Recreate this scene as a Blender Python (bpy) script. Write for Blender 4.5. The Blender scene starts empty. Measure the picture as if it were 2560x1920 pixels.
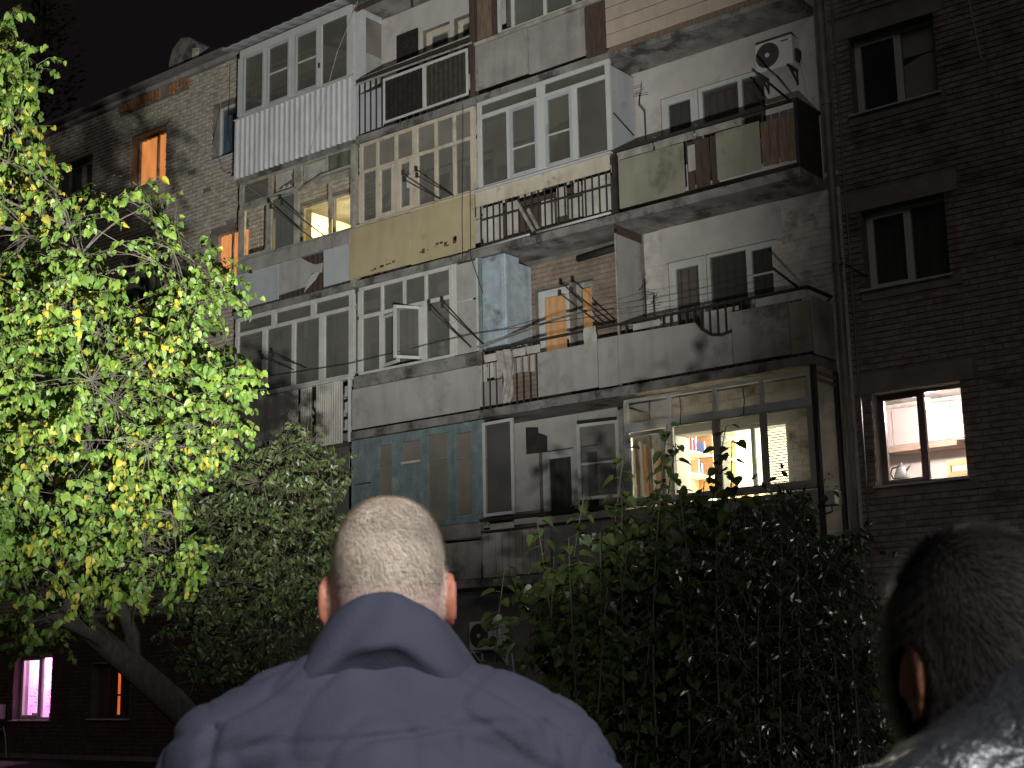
import bpy, bmesh, math, random
from mathutils import Vector, Matrix, noise, Euler
random.seed(11)
SC = bpy.context.scene
COL = SC.collection
rnd = random.random
def U(a, b): return a + (b - a) * random.random()

# ------------------------------------------------------------------ camera
CAM = Vector((0.0, -18.22, 1.52))
FPX, IW, IH = 3587.0, 2560.0, 1920.0          # focal length and size of the photograph in pixels
RGT = Vector((0.78208, 0.62282, -0.02111)).normalized()
UPV = Vector((0.14119, -0.14410, 0.97944)).normalized()
FWD = Vector((-0.60697, 0.76898, 0.20063)).normalized()
cd = bpy.data.cameras.new('camera'); cam = bpy.data.objects.new('camera', cd); COL.objects.link(cam)
cd.sensor_width = 36.0; cd.lens = FPX / IW * 36.0; cd.clip_start = 0.05; cd.clip_end = 900
m = Matrix((RGT, UPV, -FWD)).transposed().to_4x4(); m.translation = CAM
cam.matrix_world = m
cd.dof.use_dof = True; cd.dof.focus_distance = 20.0; cd.dof.aperture_fstop = 14.0
SC.camera = cam

# ------------------------------------------------------------------ night sky, exposure
wd = bpy.data.worlds.new('World'); SC.world = wd; wd.use_nodes = True
nt = wd.node_tree; bg = nt.nodes['Background']
sky = nt.nodes.new('ShaderNodeTexSky'); sky.sky_type = 'NISHITA'; sky.sun_disc = False
sky.sun_elevation = math.radians(-9); sky.sun_rotation = math.radians(200)
mx = nt.nodes.new('ShaderNodeMixRGB'); mx.blend_type = 'ADD'; mx.inputs[0].default_value = 1.0
mx.inputs[2].default_value = (0.085, 0.062, 0.068, 1)      # town glow on the night sky
nt.links.new(sky.outputs[0], mx.inputs[1]); nt.links.new(mx.outputs[0], bg.inputs[0])
bg.inputs[1].default_value = 0.07
SC.view_settings.view_transform = 'Standard'; SC.view_settings.look = 'None'
SC.view_settings.exposure = 0.0; SC.view_settings.gamma = 1.0
SC.cycles.use_denoising = True; SC.cycles.max_bounces = 8; SC.cycles.transparent_max_bounces = 16
SC.cycles.sample_clamp_indirect = 4.0

# lamps of the place: a work floodlight on the ground before the two men, a street lamp behind them
def spot(name, loc, target, watts, col, size_deg, blend, radius):
    l = bpy.data.lights.new(name, 'SPOT'); l.energy = watts; l.color = col
    l.spot_size = math.radians(size_deg); l.spot_blend = blend; l.shadow_soft_size = radius
    o = bpy.data.objects.new(name, l); COL.objects.link(o); o.location = loc
    o.rotation_euler = (Vector(target) - Vector(loc)).to_track_quat('-Z', 'Y').to_euler()
    return o
def px(x, y, d):
    """point seen at photo pixel x, y, at distance d along the view axis"""
    return CAM + (FWD + RGT * ((x - IW / 2) / FPX) - UPV * ((y - IH / 2) / FPX)) * d
def pd(x, y, d): return px(x * 2560 / 2212, y * 2560 / 2212, d)
FLOOD = Vector((-2.4, -15.25, 1.12)); FLOOD_T = pd(450, 150, 30)
LAMP = CAM + Vector((0.78, 0.62, 0)) * 1.7 - Vector((-0.62, 0.785, 0)) * 2.2 + Vector((0, 0, 3.3))
LAMP_T = Vector((-1.3, -16.5, 1.5))
flood_light = spot('floodlight_beam', FLOOD, FLOOD_T, 15800, (1.0, 0.99, 0.945), 58, 1.0, 0.06)
lamp_light = spot('street_lamp_beam', LAMP, LAMP_T, 1400, (0.95, 0.96, 1.0), 112, 1.0, 0.28)
sl = bpy.data.lights.new('fill_sun', 'SUN'); sl.energy = 0.125; sl.angle = math.radians(25); sl.color = (1.0, 0.93, 0.88)   # weak fill added to lift the right-hand wall and the shadows
fill_sun = bpy.data.objects.new('fill_sun', sl); COL.objects.link(fill_sun); fill_sun.rotation_euler = Vector((-0.45, 0.75, -0.42)).to_track_quat('-Z', 'Y').to_euler()

# ------------------------------------------------------------------ materials
MATS = {}
def lin(c): return tuple(c) + (1.0,)
def mat(name, col, rough=0.8, var=0.22, scale=4.0, bump=0.15, bscale=60.0, dirt=None, dscale=1.6, dth=0.55,
        streak=0.0, metal=0.0, spec=0.35, fold=None, trans=0.0, emit=None, estr=0.0, coat=0.0, stretch=None):
    if name in MATS: return MATS[name]
    M = bpy.data.materials.new(name); M.use_nodes = True; MATS[name] = M
    n = M.node_tree.nodes; L = M.node_tree.links.new; b = n['Principled BSDF']
    b.inputs['Roughness'].default_value = rough; b.inputs['Metallic'].default_value = metal
    b.inputs['Specular IOR Level'].default_value = spec
    if coat: b.inputs['Coat Weight'].default_value = coat; b.inputs['Coat Roughness'].default_value = 0.25
    g = n.new('ShaderNodeNewGeometry'); vec = g.outputs['Position']
    if stretch:
        mp = n.new('ShaderNodeMapping'); mp.inputs['Scale'].default_value = stretch; L(vec, mp.inputs[0]); v1 = mp.outputs[0]
    else: v1 = vec
    nz = n.new('ShaderNodeTexNoise'); nz.inputs['Scale'].default_value = scale; nz.inputs['Detail'].default_value = 5
    nz.inputs['Roughness'].default_value = 0.6; L(v1, nz.inputs['Vector'])
    r = n.new('ShaderNodeValToRGB'); L(nz.outputs['Fac'], r.inputs[0])
    r.color_ramp.elements[0].position = 0.3; r.color_ramp.elements[1].position = 0.7
    r.color_ramp.elements[0].color = lin([max(0, c * (1 - var)) for c in col])
    r.color_ramp.elements[1].color = lin([min(0.95, c * (1 + var)) for c in col])
    out = r.outputs[0]
    if dirt:
        n2 = n.new('ShaderNodeTexNoise'); n2.inputs['Scale'].default_value = dscale; n2.inputs['Detail'].default_value = 8
        n2.inputs['Roughness'].default_value = 0.7; L(v1, n2.inputs['Vector'])
        rr = n.new('ShaderNodeMapRange'); rr.inputs[1].default_value = dth; rr.inputs[2].default_value = dth + 0.12
        L(n2.outputs['Fac'], rr.inputs[0])
        mm = n.new('ShaderNodeMixRGB'); L(rr.outputs[0], mm.inputs[0]); L(out, mm.inputs[1]); mm.inputs[2].default_value = lin(dirt)
        out = mm.outputs[0]
    if streak:
        mp = n.new('ShaderNodeMapping'); mp.inputs['Scale'].default_value = (4.5, 4.5, 0.6); L(vec, mp.inputs[0])
        n3 = n.new('ShaderNodeTexNoise'); n3.inputs['Scale'].default_value = 1.0; n3.inputs['Detail'].default_value = 4
        L(mp.outputs[0], n3.inputs['Vector'])
        r3 = n.new('ShaderNodeMapRange'); r3.inputs[1].default_value = 0.45; r3.inputs[2].default_value = 0.75
        r3.inputs[3].default_value = 1.0; r3.inputs[4].default_value = 1.0 - streak; L(n3.outputs['Fac'], r3.inputs[0])
        m3 = n.new('ShaderNodeMixRGB'); m3.blend_type = 'MULTIPLY'; m3.inputs[0].default_value = 1.0
        L(out, m3.inputs[1]); L(r3.outputs[0], m3.inputs[2]); out = m3.outputs[0]
    L(out, b.inputs['Base Color'])
    if bump:
        nb = n.new('ShaderNodeTexNoise'); nb.inputs['Scale'].default_value = bscale; nb.inputs['Detail'].default_value = 3
        L(v1, nb.inputs['Vector'])
        bp = n.new('ShaderNodeBump'); bp.inputs['Strength'].default_value = bump; bp.inputs['Distance'].default_value = 0.02
        L(nb.outputs['Fac'], bp.inputs['Height']); L(bp.outputs[0], b.inputs['Normal'])
    if emit is not None:
        ec = n.new('ShaderNodeMixRGB'); ec.blend_type = 'MULTIPLY'; ec.inputs[0].default_value = 0.75
        ec.inputs[1].default_value = lin(emit); nn = n.new('ShaderNodeTexNoise'); nn.inputs['Scale'].default_value = 2.2
        mp2 = n.new('ShaderNodeMapping'); mp2.inputs['Scale'].default_value = (3.0, 1, 0.7); L(vec, mp2.inputs[0]); L(mp2.outputs[0], nn.inputs['Vector'])
        nn.inputs['Detail'].default_value = 3
        mr = n.new('ShaderNodeMapRange'); mr.inputs[1].default_value = 0.3; mr.inputs[2].default_value = 0.7; mr.inputs[3].default_value = 0.55
        L(nn.outputs['Fac'], mr.inputs[0]); L(mr.outputs[0], ec.inputs[2]); L(ec.outputs[0], b.inputs['Emission Color'])
        b.inputs['Emission Strength'].default_value = estr
    if trans:
        t = n.new('ShaderNodeBsdfTranslucent'); L(out, t.inputs[0]); ms = n.new('ShaderNodeMixShader'); ms.inputs[0].default_value = trans
        L(b.outputs[0], ms.inputs[1]); L(t.outputs[0], ms.inputs[2]); L(ms.outputs[0], n['Material Output'].inputs[0])
    return M
def glass_mat(name, tint=(0.9, 0.93, 0.92), dirt=0.06, dcol=(0.35, 0.34, 0.32)):
    if name in MATS: return MATS[name]
    M = bpy.data.materials.new(name); M.use_nodes = True; MATS[name] = M
    n = M.node_tree.nodes; L = M.node_tree.links.new; n.remove(n['Principled BSDF'])
    tr = n.new('ShaderNodeBsdfTransparent'); tr.inputs[0].default_value = lin(tint)
    gl = n.new('ShaderNodeBsdfGlossy'); gl.inputs['Roughness'].default_value = 0.04
    gg = n.new('ShaderNodeNewGeometry'); fr = n.new('ShaderNodeFresnel'); ir = n.new('ShaderNodeMapRange'); ir.inputs[3].default_value = 1.5; ir.inputs[4].default_value = 1 / 1.5
    L(gg.outputs['Backfacing'], ir.inputs[0]); L(ir.outputs[0], fr.inputs[0])      # both faces of a pane reflect like its outside
    a = n.new('ShaderNodeMixShader'); L(fr.outputs[0], a.inputs[0]); L(tr.outputs[0], a.inputs[1]); L(gl.outputs[0], a.inputs[2])
    df = n.new('ShaderNodeBsdfDiffuse'); df.inputs[0].default_value = lin(dcol)
    g = n.new('ShaderNodeNewGeometry'); nz = n.new('ShaderNodeTexNoise'); nz.inputs['Scale'].default_value = 1.1; nz.inputs['Detail'].default_value = 3
    L(g.outputs['Position'], nz.inputs['Vector'])
    mr = n.new('ShaderNodeMapRange'); mr.inputs[1].default_value = 0.35; mr.inputs[2].default_value = 0.75
    mr.inputs[3].default_value = dirt * 0.75; mr.inputs[4].default_value = dirt * 1.3; L(nz.outputs['Fac'], mr.inputs[0])
    c = n.new('ShaderNodeMixShader'); L(mr.outputs[0], c.inputs[0]); L(a.outputs[0], c.inputs[1]); L(df.outputs[0], c.inputs[2])
    L(c.outputs[0], n['Material Output'].inputs[0]); return M
def glow(name, col, s):
    if name in MATS: return MATS[name]
    M = bpy.data.materials.new(name); M.use_nodes = True; MATS[name] = M
    b = M.node_tree.nodes['Principled BSDF']; b.inputs['Base Color'].default_value = lin(col)
    b.inputs['Emission Color'].default_value = lin(col); b.inputs['Emission Strength'].default_value = s; return M

m_mortar = mat('mortar', (0.17, 0.155, 0.14), 0.95, 0.3, 3, 0.3, 40)
m_brick_beige = mat('beige_brick', (0.41, 0.375, 0.305), 0.9, 0.38, 5.5, 0.35, 45, dirt=(0.12, 0.10, 0.085), dscale=1.3, dth=0.6, stretch=(1, 1, 2.5))
m_brick_brown = mat('brown_brick', (0.27, 0.212, 0.18), 0.9, 0.42, 5.5, 0.35, 45, dirt=(0.10, 0.075, 0.065), dscale=0.8, dth=0.54, streak=0.3, stretch=(1, 1, 2.5))
m_brick_white = mat('whitewashed_brick', (0.50, 0.47, 0.43), 0.9, 0.2, 5, 0.3, 40, dirt=(0.25, 0.19, 0.15), dscale=2.2, dth=0.55)
m_plaster = mat('pale_plaster', (0.46, 0.435, 0.405), 0.92, 0.12, 2, 0.2, 30, dirt=(0.30, 0.27, 0.24), dscale=1.2, dth=0.56)
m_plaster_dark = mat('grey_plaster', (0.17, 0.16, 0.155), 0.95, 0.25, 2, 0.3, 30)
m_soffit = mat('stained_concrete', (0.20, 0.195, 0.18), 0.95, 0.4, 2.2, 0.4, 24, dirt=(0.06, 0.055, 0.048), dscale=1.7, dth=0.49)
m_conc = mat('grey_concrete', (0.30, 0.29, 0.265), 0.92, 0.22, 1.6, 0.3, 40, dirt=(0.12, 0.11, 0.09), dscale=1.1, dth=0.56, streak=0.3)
m_sheet = mat('grey_asbestos_sheet', (0.36, 0.355, 0.33), 0.9, 0.14, 1.5, 0.15, 60, dirt=(0.20, 0.19, 0.165), dscale=0.9, dth=0.55, streak=0.2)
m_sheet_blue = mat('bluish_grey_sheet', (0.40, 0.42, 0.44), 0.8, 0.12, 1.3, 0.12, 60, dirt=(0.22, 0.22, 0.21), dscale=1.2, dth=0.57, streak=0.15)
m_sheet_green = mat('greenish_grey_sheet', (0.27, 0.265, 0.20), 0.9, 0.15, 1.5, 0.15, 60, dirt=(0.14, 0.13, 0.10), dscale=1.0, dth=0.55, streak=0.2)
m_yellow = mat('ochre_painted_sheet', (0.42, 0.36, 0.22), 0.8, 0.10, 1.3, 0.15, 70, dirt=(0.30, 0.24, 0.12), dscale=1.1, dth=0.58, streak=0.15)
m_rust = mat('rust', (0.10, 0.055, 0.03), 0.95, 0.4, 9)
m_white = mat('white_plastic_frame', (0.51, 0.52, 0.50), 0.5, 0.07, 3, 0.03, 80, dirt=(0.42, 0.41, 0.38), dscale=2.4, dth=0.64, streak=0.12)
m_white_metal = mat('white_painted_metal', (0.52, 0.53, 0.54), 0.55, 0.08, 3, 0.05, 80, dirt=(0.42, 0.41, 0.40), dscale=1.6, dth=0.64, streak=0.18)
m_ivory = mat('ivory_painted_wood', (0.52, 0.47, 0.37), 0.75, 0.12, 4, 0.2, 80, dirt=(0.26, 0.22, 0.16), dscale=3.2, dth=0.56, streak=0.2)
m_oldwood = mat('weathered_grey_wood', (0.33, 0.32, 0.27), 0.9, 0.3, 5, 0.4, 60, dirt=(0.15, 0.125, 0.09), dscale=3.5, dth=0.54, streak=0.35)
m_greenwhite = mat('grey_white_painted_wood', (0.50, 0.51, 0.465), 0.8, 0.12, 4, 0.2, 70, dirt=(0.27, 0.26, 0.22), dscale=3.0, dth=0.6, streak=0.2)
m_teal = mat('peeling_teal_painted_wood', (0.17, 0.225, 0.23), 0.8, 0.25, 4, 0.35, 60, dirt=(0.30, 0.33, 0.33), dscale=3.2, dth=0.55, streak=0.3)
m_steel_blue = mat('bluish_galvanized_steel', (0.36, 0.43, 0.48), 0.45, 0.2, 5, 0.15, 60, dirt=(0.17, 0.18, 0.18), dscale=2.2, dth=0.56, streak=0.3, spec=0.6)
m_dark = mat('dark_painted_steel', (0.035, 0.032, 0.03), 0.7, 0.3, 8, 0.1)
m_dark_wood = mat('dark_brown_wood', (0.075, 0.05, 0.038), 0.85, 0.35, 5, 0.3, 50, stretch=(6, 6, 0.8))
m_brown_wood = mat('brown_wood', (0.17, 0.12, 0.085), 0.85, 0.35, 5, 0.3, 50, stretch=(6, 6, 0.8))
m_siding = mat('beige_siding', (0.43, 0.36, 0.29), 0.7, 0.10, 3, 0.06, 60, dirt=(0.30, 0.25, 0.2), dscale=1.2, dth=0.62, streak=0.15)
m_rib = mat('ribbed_grey_sheet', (0.47, 0.45, 0.40), 0.85, 0.15, 2, 0.15, 60, dirt=(0.27, 0.25, 0.2), dscale=1.6, dth=0.6, streak=0.25)
m_lath = mat('pale_board', (0.44, 0.42, 0.38), 0.85, 0.2, 3, 0.2, 60, dirt=(0.22, 0.19, 0.15), dscale=2.5, dth=0.58, streak=0.3)
m_net = mat('black_netting', (0.018, 0.016, 0.016), 0.95, 0.6, 14, 0.3)
m_roof = mat('roof_felt', (0.15, 0.14, 0.13), 0.95, 0.3, 3)
m_peel = mat('exposed_red_brick', (0.28, 0.15, 0.08), 0.95, 0.5, 12, 0.5, 30, dirt=(0.10, 0.06, 0.04), dscale=5, dth=0.55)
m_pipe = mat('grey_drainpipe', (0.16, 0.155, 0.15), 0.45, 0.2, 4, 0.05, spec=0.5)
m_glass = glass_mat('window_glass'); m_glass_dirty = glass_mat('dusty_glass', (0.75, 0.77, 0.73), 0.26, (0.33, 0.325, 0.30)); m_glass_grime = glass_mat('grimy_glass', (0.66, 0.67, 0.64), 0.20, (0.36, 0.35, 0.31))
m_glass_milk = glass_mat('milky_glass', (0.6, 0.6, 0.56), 0.42, (0.42, 0.38, 0.33))
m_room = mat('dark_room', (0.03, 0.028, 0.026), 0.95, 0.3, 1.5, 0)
m_cur_maroon = mat('maroon_curtain', (0.10, 0.05, 0.05), 0.95, 0.3, 3, 0.1, trans=0.2)
m_cur_grey = mat('grey_curtain', (0.12, 0.115, 0.10), 0.95, 0.25, 3, 0.1, trans=0.2)
m_cur_tan = mat('tan_curtain', (0.22, 0.16, 0.13), 0.95, 0.25, 3, 0.1, trans=0.2)
m_cur_white = mat('white_blind', (0.42, 0.38, 0.33), 0.9, 0.08, 2, 0.05)
m_cur_blue = mat('blue_curtain', (0.035, 0.09, 0.17), 0.9, 0.35, 3, 0.2)
m_cur_teal = mat('teal_curtain', (0.06, 0.16, 0.16), 0.9, 0.3, 3, 0.2)
m_lit_orange = mat('lit_orange_curtain', (0.4, 0.2, 0.08), 0.9, 0.2, 3, 0, emit=(1.0, 0.34, 0.10), estr=1.15)
m_lit_ochre = mat('lit_ochre_curtain', (0.4, 0.2, 0.08), 0.9, 0.2, 3, 0, emit=(0.60, 0.30, 0.11), estr=0.5)
m_lit_red = mat('lit_red_curtain', (0.4, 0.1, 0.05), 0.9, 0.2, 3, 0, emit=(1.0, 0.17, 0.04), estr=1.2)

# ------------------------------------------------------------------ mesh helpers
class MB:
    def __init__(s): s.v = []; s.f = []
    def box(s, x0, x1, y0, y1, z0, z1):
        o = len(s.v)
        s.v += [(x0, y0, z0), (x1, y0, z0), (x1, y1, z0), (x0, y1, z0), (x0, y0, z1), (x1, y0, z1), (x1, y1, z1), (x0, y1, z1)]
        s.f += [tuple(o + i for i in q) for q in ((0, 3, 2, 1), (4, 5, 6, 7), (0, 1, 5, 4), (1, 2, 6, 5), (2, 3, 7, 6), (3, 0, 4, 7))]
        return s
    def bar(s, a, b, w, t=None):
        """square bar from a to b"""
        a = Vector(a); b = Vector(b); d = (b - a).normalized(); u = d.cross(Vector((0, 0, 1)))
        if u.length < 1e-3: u = Vector((1, 0, 0))
        u.normalize(); v = d.cross(u); t = t or w; o = len(s.v)
        for p in (a, b):
            for i, j in ((-1, -1), (1, -1), (1, 1), (-1, 1)): s.v.append(tuple(p + u * (w / 2 * i) + v * (t / 2 * j)))
        s.f += [tuple(o + i for i in q) for q in ((0, 1, 2, 3), (7, 6, 5, 4), (0, 4, 5, 1), (1, 5, 6, 2), (2, 6, 7, 3), (3, 7, 4, 0))]
        return s
    def tube(s, pts, r, n=6, r1=None):
        pts = [Vector(p) for p in pts]; o = len(s.v); k = len(pts); r1 = r if r1 is None else r1
        ref = Vector((0.31, 0.17, 0.93)).normalized()
        for i, p in enumerate(pts):
            d = (pts[min(i + 1, k - 1)] - pts[max(i - 1, 0)])
            if d.length < 1e-6: d = Vector((0, 0, 1))
            d.normalize(); rf = ref if abs(d.dot(ref)) < 0.95 else Vector((1, 0, 0))
            u = d.cross(rf).normalized(); v = d.cross(u); rr = r + (r1 - r) * i / max(1, k - 1)
            for j in range(n):
                a = 2 * math.pi * j / n; s.v.append(tuple(p + u * (rr * math.cos(a)) + v * (rr * math.sin(a))))
        for i in range(k - 1):
            for j in range(n):
                j2 = (j + 1) % n
                s.f.append((o + i * n + j, o + i * n + j2, o + (i + 1) * n + j2, o + (i + 1) * n + j))
        s.f.append(tuple(o + j for j in reversed(range(n)))); s.f.append(tuple(o + (k - 1) * n + j for j in range(n)))
        return s
    def prism(s, outline, y0, y1):
        """outline of (x, z), extruded along y"""
        n = len(outline); o = len(s.v)
        s.v += [(x, y0, z) for x, z in outline] + [(x, y1, z) for x, z in outline]
        s.f.append(tuple(range(o, o + n))); s.f.append(tuple(reversed(range(o + n, o + 2 * n))))
        for i in range(n):
            j = (i + 1) % n; s.f.append((o + i, o + n + i, o + n + j, o + j))
        return s
    def sheet(s, x0, x1, z0, z1, y, amp, pitch, nx=None, ph=0.0, nz=2, zig=False):
        """folded or corrugated sheet with folds running up"""
        nx = nx or max(4, int((x1 - x0) / pitch * 8)); o = len(s.v)
        for j in range(nz):
            for i in range(nx + 1):
                x = x0 + (x1 - x0) * i / nx; a = 2 * math.pi * x / pitch + ph
                w = math.sin(a + (0.5 * math.sin(x * 7 + j * 0.4) if not zig else 0))
                if zig: w = max(-1, min(1, w * 2.6))
                s.v.append((x, y + amp * w, z0 + (z1 - z0) * j / (nz - 1)))
        for j in range(nz - 1):
            for i in range(nx):
                q = o + j * (nx + 1) + i; s.f.append((q, q + 1, q + nx + 2, q + nx + 1))
        return s
    def lathe(s, prof, c=(0, 0, 0), n=24):
        o = len(s.v); k = len(prof)
        for r, z in prof:
            for j in range(n):
                a = 2 * math.pi * j / n; s.v.append((c[0] + r * math.cos(a), c[1] + r * math.sin(a), c[2] + z))
        for i in range(k - 1):
            for j in range(n): s.f.append((o + i * n + j, o + i * n + (j + 1) % n, o + (i + 1) * n + (j + 1) % n, o + (i + 1) * n + j))
        return s
    def build(s, name, M, parent=None, smooth=False, bevel=0.0, kind=None):
        me = bpy.data.meshes.new(name); me.from_pydata(s.v, [], s.f)
        o = bpy.data.objects.new(name, me); COL.objects.link(o)
        for k in (M if isinstance(M, (list, tuple)) else [M]): me.materials.append(k)
        if smooth: me.polygons.foreach_set('use_smooth', [True] * len(me.polygons))
        if parent: o.parent = parent
        if bevel:
            md = o.modifiers.new('edge', 'BEVEL'); md.width = bevel; md.segments = 1; md.limit_method = 'ANGLE'
        if kind: o['kind'] = kind
        return o
def box(name, M, par, x0, x1, y0, y1, z0, z1, bevel=0.004, tilt=0.0):
    o = MB().box(x0, x1, y0, y1, z0, z1)
    if tilt:
        cx, cz = (x0 + x1) / 2, z1; a = tilt
        o.v = [(cx + (x - cx) * math.cos(a) - (z - cz) * math.sin(a), y, cz + (x - cx) * math.sin(a) + (z - cz) * math.cos(a)) for x, y, z in o.v]
    return o.build(name, M, par, bevel=bevel)
def empty(name, loc=(0, 0, 0), par=None):
    o = bpy.data.objects.new(name, None); COL.objects.link(o); o.location = loc; o.parent = par; o.empty_display_size = 0.2; return o
def tag(o, label, cat, group=None, kind=None):
    o['label'] = label; o['category'] = cat
    if group: o['group'] = group
    if kind: o['kind'] = kind
    return o
def glob(x, y, z):      # keep parts authored in world space when the parent is moved
    return (x, y, z)

# ------------------------------------------------------------------ ground
g = MB(); g.v = [(-400, -400, 0), (400, -400, 0), (400, 400, 0), (-400, 400, 0)]; g.f = [(0, 1, 2, 3)]
g = g.build('ground', mat('dry_soil_and_grass', (0.06, 0.055, 0.035), 0.95, 0.5, 3, 0.4, 12)); g['kind'] = 'structure'
g = MB().box(-60, 40, -24, -8.5, -0.2, 0.01).build('yard_path', mat('asphalt', (0.05, 0.05, 0.05), 0.9, 0.3, 9, 0.4, 90)); g['kind'] = 'structure'

# ------------------------------------------------------------------ the apartment building
BLD = tag(empty('apartment_building', (-15, 0.8, 0)), 'five-storey brick apartment building with mismatched glazed and open balconies', 'building')
class _B: pass
def child(o, par=BLD):
    o.parent = par
    o.matrix_parent_inverse = Matrix.Translation(-par.location) if par is BLD else Matrix()
    return o
W = 0.78                                    # plane of the facade; the balcony fronts stand on y = 0
S = {5: 11.53, 4: 8.73, 3: 5.93, 2: 3.13, 1: 0.33}
ZR = 14.84
CX = {'A': (-21.38, -18.06), 'B': (-18.06, -15.06), 'C': (-15.06, -12.24), 'D': (-12.24, -8.95)}
# openings in the wall: x0, x1, z0, z1
OPEN = []
def op(x0, x1, z0, z1): OPEN.append((x0, x1, z0, z1)); return (x0, x1, z0, z1)
RIGHT = {5: op(-8.40, -7.10, 12.4, 13.64), 4: op(-8.42, -7.10, 9.61, 10.83), 3: op(-8.43, -7.16, 6.92, 8.11), 2: op(-8.46, -7.16, 4.06, 5.39), 1: op(-8.46, -7.16, 1.25, 2.5)}
LEFT = {}
for fl, (z0, z1) in {5: (12.52, 13.78), 4: (9.74, 10.92), 3: (6.95, 8.15), 2: (4.15, 5.38)}.items():
    for i, (a, b) in enumerate([(-23.08, -21.86), (-25.92, -24.66), (-28.6, -27.38), (-31.4, -30.2)]): LEFT[fl, i] = op(a, b, z0, z1)
LEFT[1, 0] = op(-29.62, -28.16, 0.83, 2.24); LEFT[1, 1] = op(-26.7, -25.36, 0.86, 2.0)
DOORS, WINS = {}, {}
for fl in (5, 4, 3, 2):
    s = S[fl]
    DOORS['D', fl] = op(-11.76, -11.075, s + 0.08, s + 2.06); WINS['D', fl] = op(-11.06, -9.8, s + 0.86, s + 2.06)
    DOORS['C', fl] = op(-14.46, -13.73, s + 0.08, s + 2.1); WINS['C', fl] = op(-13.66, -13.24, s + 0.86, s + 2.1)
    DOORS['B', fl] = op(-16.98, -16.3, s + 0.08, s + 2.1); WINS['B', fl] = op(-16.2, -15.3, s + 0.86, s + 2.1)
    DOORS['A', fl] = op(-21.2, -20.5, s + 0.08, s + 2.1); WINS['A', fl] = op(-20.4, -18.9, s + 0.86, s + 2.2)

WX0, WX1 = -40.0, 1.0
xs = sorted({WX0, WX1} | {o[0] for o in OPEN} | {o[1] for o in OPEN}); zs = sorted({0.0, ZR} | {o[2] for o in OPEN} | {o[3] for o in OPEN})
def solid(x, z): return not any(o[0] < x < o[1] and o[2] < z < o[3] for o in OPEN)
wb = MB(); YW = W + 0.012
for i in range(len(xs) - 1):
    j = 0
    while j < len(zs) - 1:
        cxm = (xs[i] + xs[i + 1]) / 2
        if not solid(cxm, (zs[j] + zs[j + 1]) / 2): j += 1; continue
        k = j
        while k < len(zs) - 1 and solid(cxm, (zs[k] + zs[k + 1]) / 2): k += 1
        o = len(wb.v); wb.v += [(xs[i], YW, zs[j]), (xs[i + 1], YW, zs[j]), (xs[i + 1], YW, zs[k]), (xs[i], YW, zs[k])]; wb.f.append((o, o + 1, o + 2, o + 3)); j = k
for (a, b, c, d) in OPEN:
    Y2 = W + 0.4; o = len(wb.v)
    wb.v += [(a, YW, c), (b, YW, c), (b, YW, d), (a, YW, d), (a, Y2, c), (b, Y2, c), (b, Y2, d), (a, Y2, d)]
    wb.f += [(o, o + 4, o + 5, o + 1), (o + 1, o + 5, o + 6, o + 2), (o + 2, o + 6, o + 7, o + 3), (o + 3, o + 7, o + 4, o)]
# rear and end walls, storey floors inside
wb.box(WX0, WX1, 12.4, 12.8, 0, ZR); wb.box(WX0, WX0 + 0.3, YW, 12.4, 0, ZR); wb.box(WX1 - 0.3, WX1, YW, 12.4, 0, ZR)
wall = child(wb.build('facade_wall', m_mortar))
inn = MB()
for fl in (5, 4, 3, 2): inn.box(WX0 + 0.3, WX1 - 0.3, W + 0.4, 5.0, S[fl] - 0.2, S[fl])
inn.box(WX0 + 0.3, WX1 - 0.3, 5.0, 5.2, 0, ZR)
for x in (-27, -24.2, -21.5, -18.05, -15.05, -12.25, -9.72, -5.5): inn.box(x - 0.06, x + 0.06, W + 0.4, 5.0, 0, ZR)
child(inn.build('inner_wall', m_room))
rf = MB(); rf.box(WX0 - 0.2, WX1 + 0.2, W - 0.16, 13.0, ZR, ZR + 0.12); rf.box(WX0 - 0.2, WX1 + 0.2, W - 0.2, W - 0.08, ZR + 0.02, ZR + 0.1)
roof = child(rf.build('roof', m_roof))
# cornice with a stretch of bared brick
for i in range(18):
    x = -39.6 + i * 1.02
    box('cornice_slab', m_conc, wall, x, x + 1.0, W - 0.07, W + 0.02, ZR - 0.10, ZR - 0.005, 0.01)
for i in range(20):
    x = -26.4 + i * 0.125
    if rnd() < 0.85: box('bared_brick', m_peel, wall, x, x + 0.115, W - 0.035 + U(-.01, .01), W + 0.02, ZR - 0.36 + U(-.04, .06), ZR - 0.12, 0.012)

# plaster skins behind some balconies and on the ground floor
def skin(M, x0, x1, z0, z1, y=W - 0.006, name='plaster'):
    cx = sorted({x0, x1} | {v for o in OPEN for v in o[:2] if x0 < v < x1}); cz = sorted({z0, z1} | {v for o in OPEN for v in o[2:] if z0 < v < z1})
    b = MB()
    for i in range(len(cx) - 1):
        for j in range(len(cz) - 1):
            if solid((cx[i] + cx[i + 1]) / 2, (cz[j] + cz[j + 1]) / 2): b.box(cx[i], cx[i + 1], y, W + 0.01, cz[j], cz[j + 1])
    return b.build(name, M, wall)
for fl in (5, 4, 3, 2):
    for c in 'ABCD':
        if (c, fl) in (('D', 3), ('D', 2), ('C', 3), ('A', 4)): continue
        skin(m_plaster if (c, fl) != ('B', 5) else m_plaster, CX[c][0], CX[c][1], S[fl], S[fl] + 2.66)
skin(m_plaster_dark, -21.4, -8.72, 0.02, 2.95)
skin(m_plaster, -11.9, -9.7, 7.97, 8.575, W - 0.012)          # plaster over the window of the open brick balcony
skin(m_plaster, -12.2, -9.2, 5.2, 5.62, W - 0.012)

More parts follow.
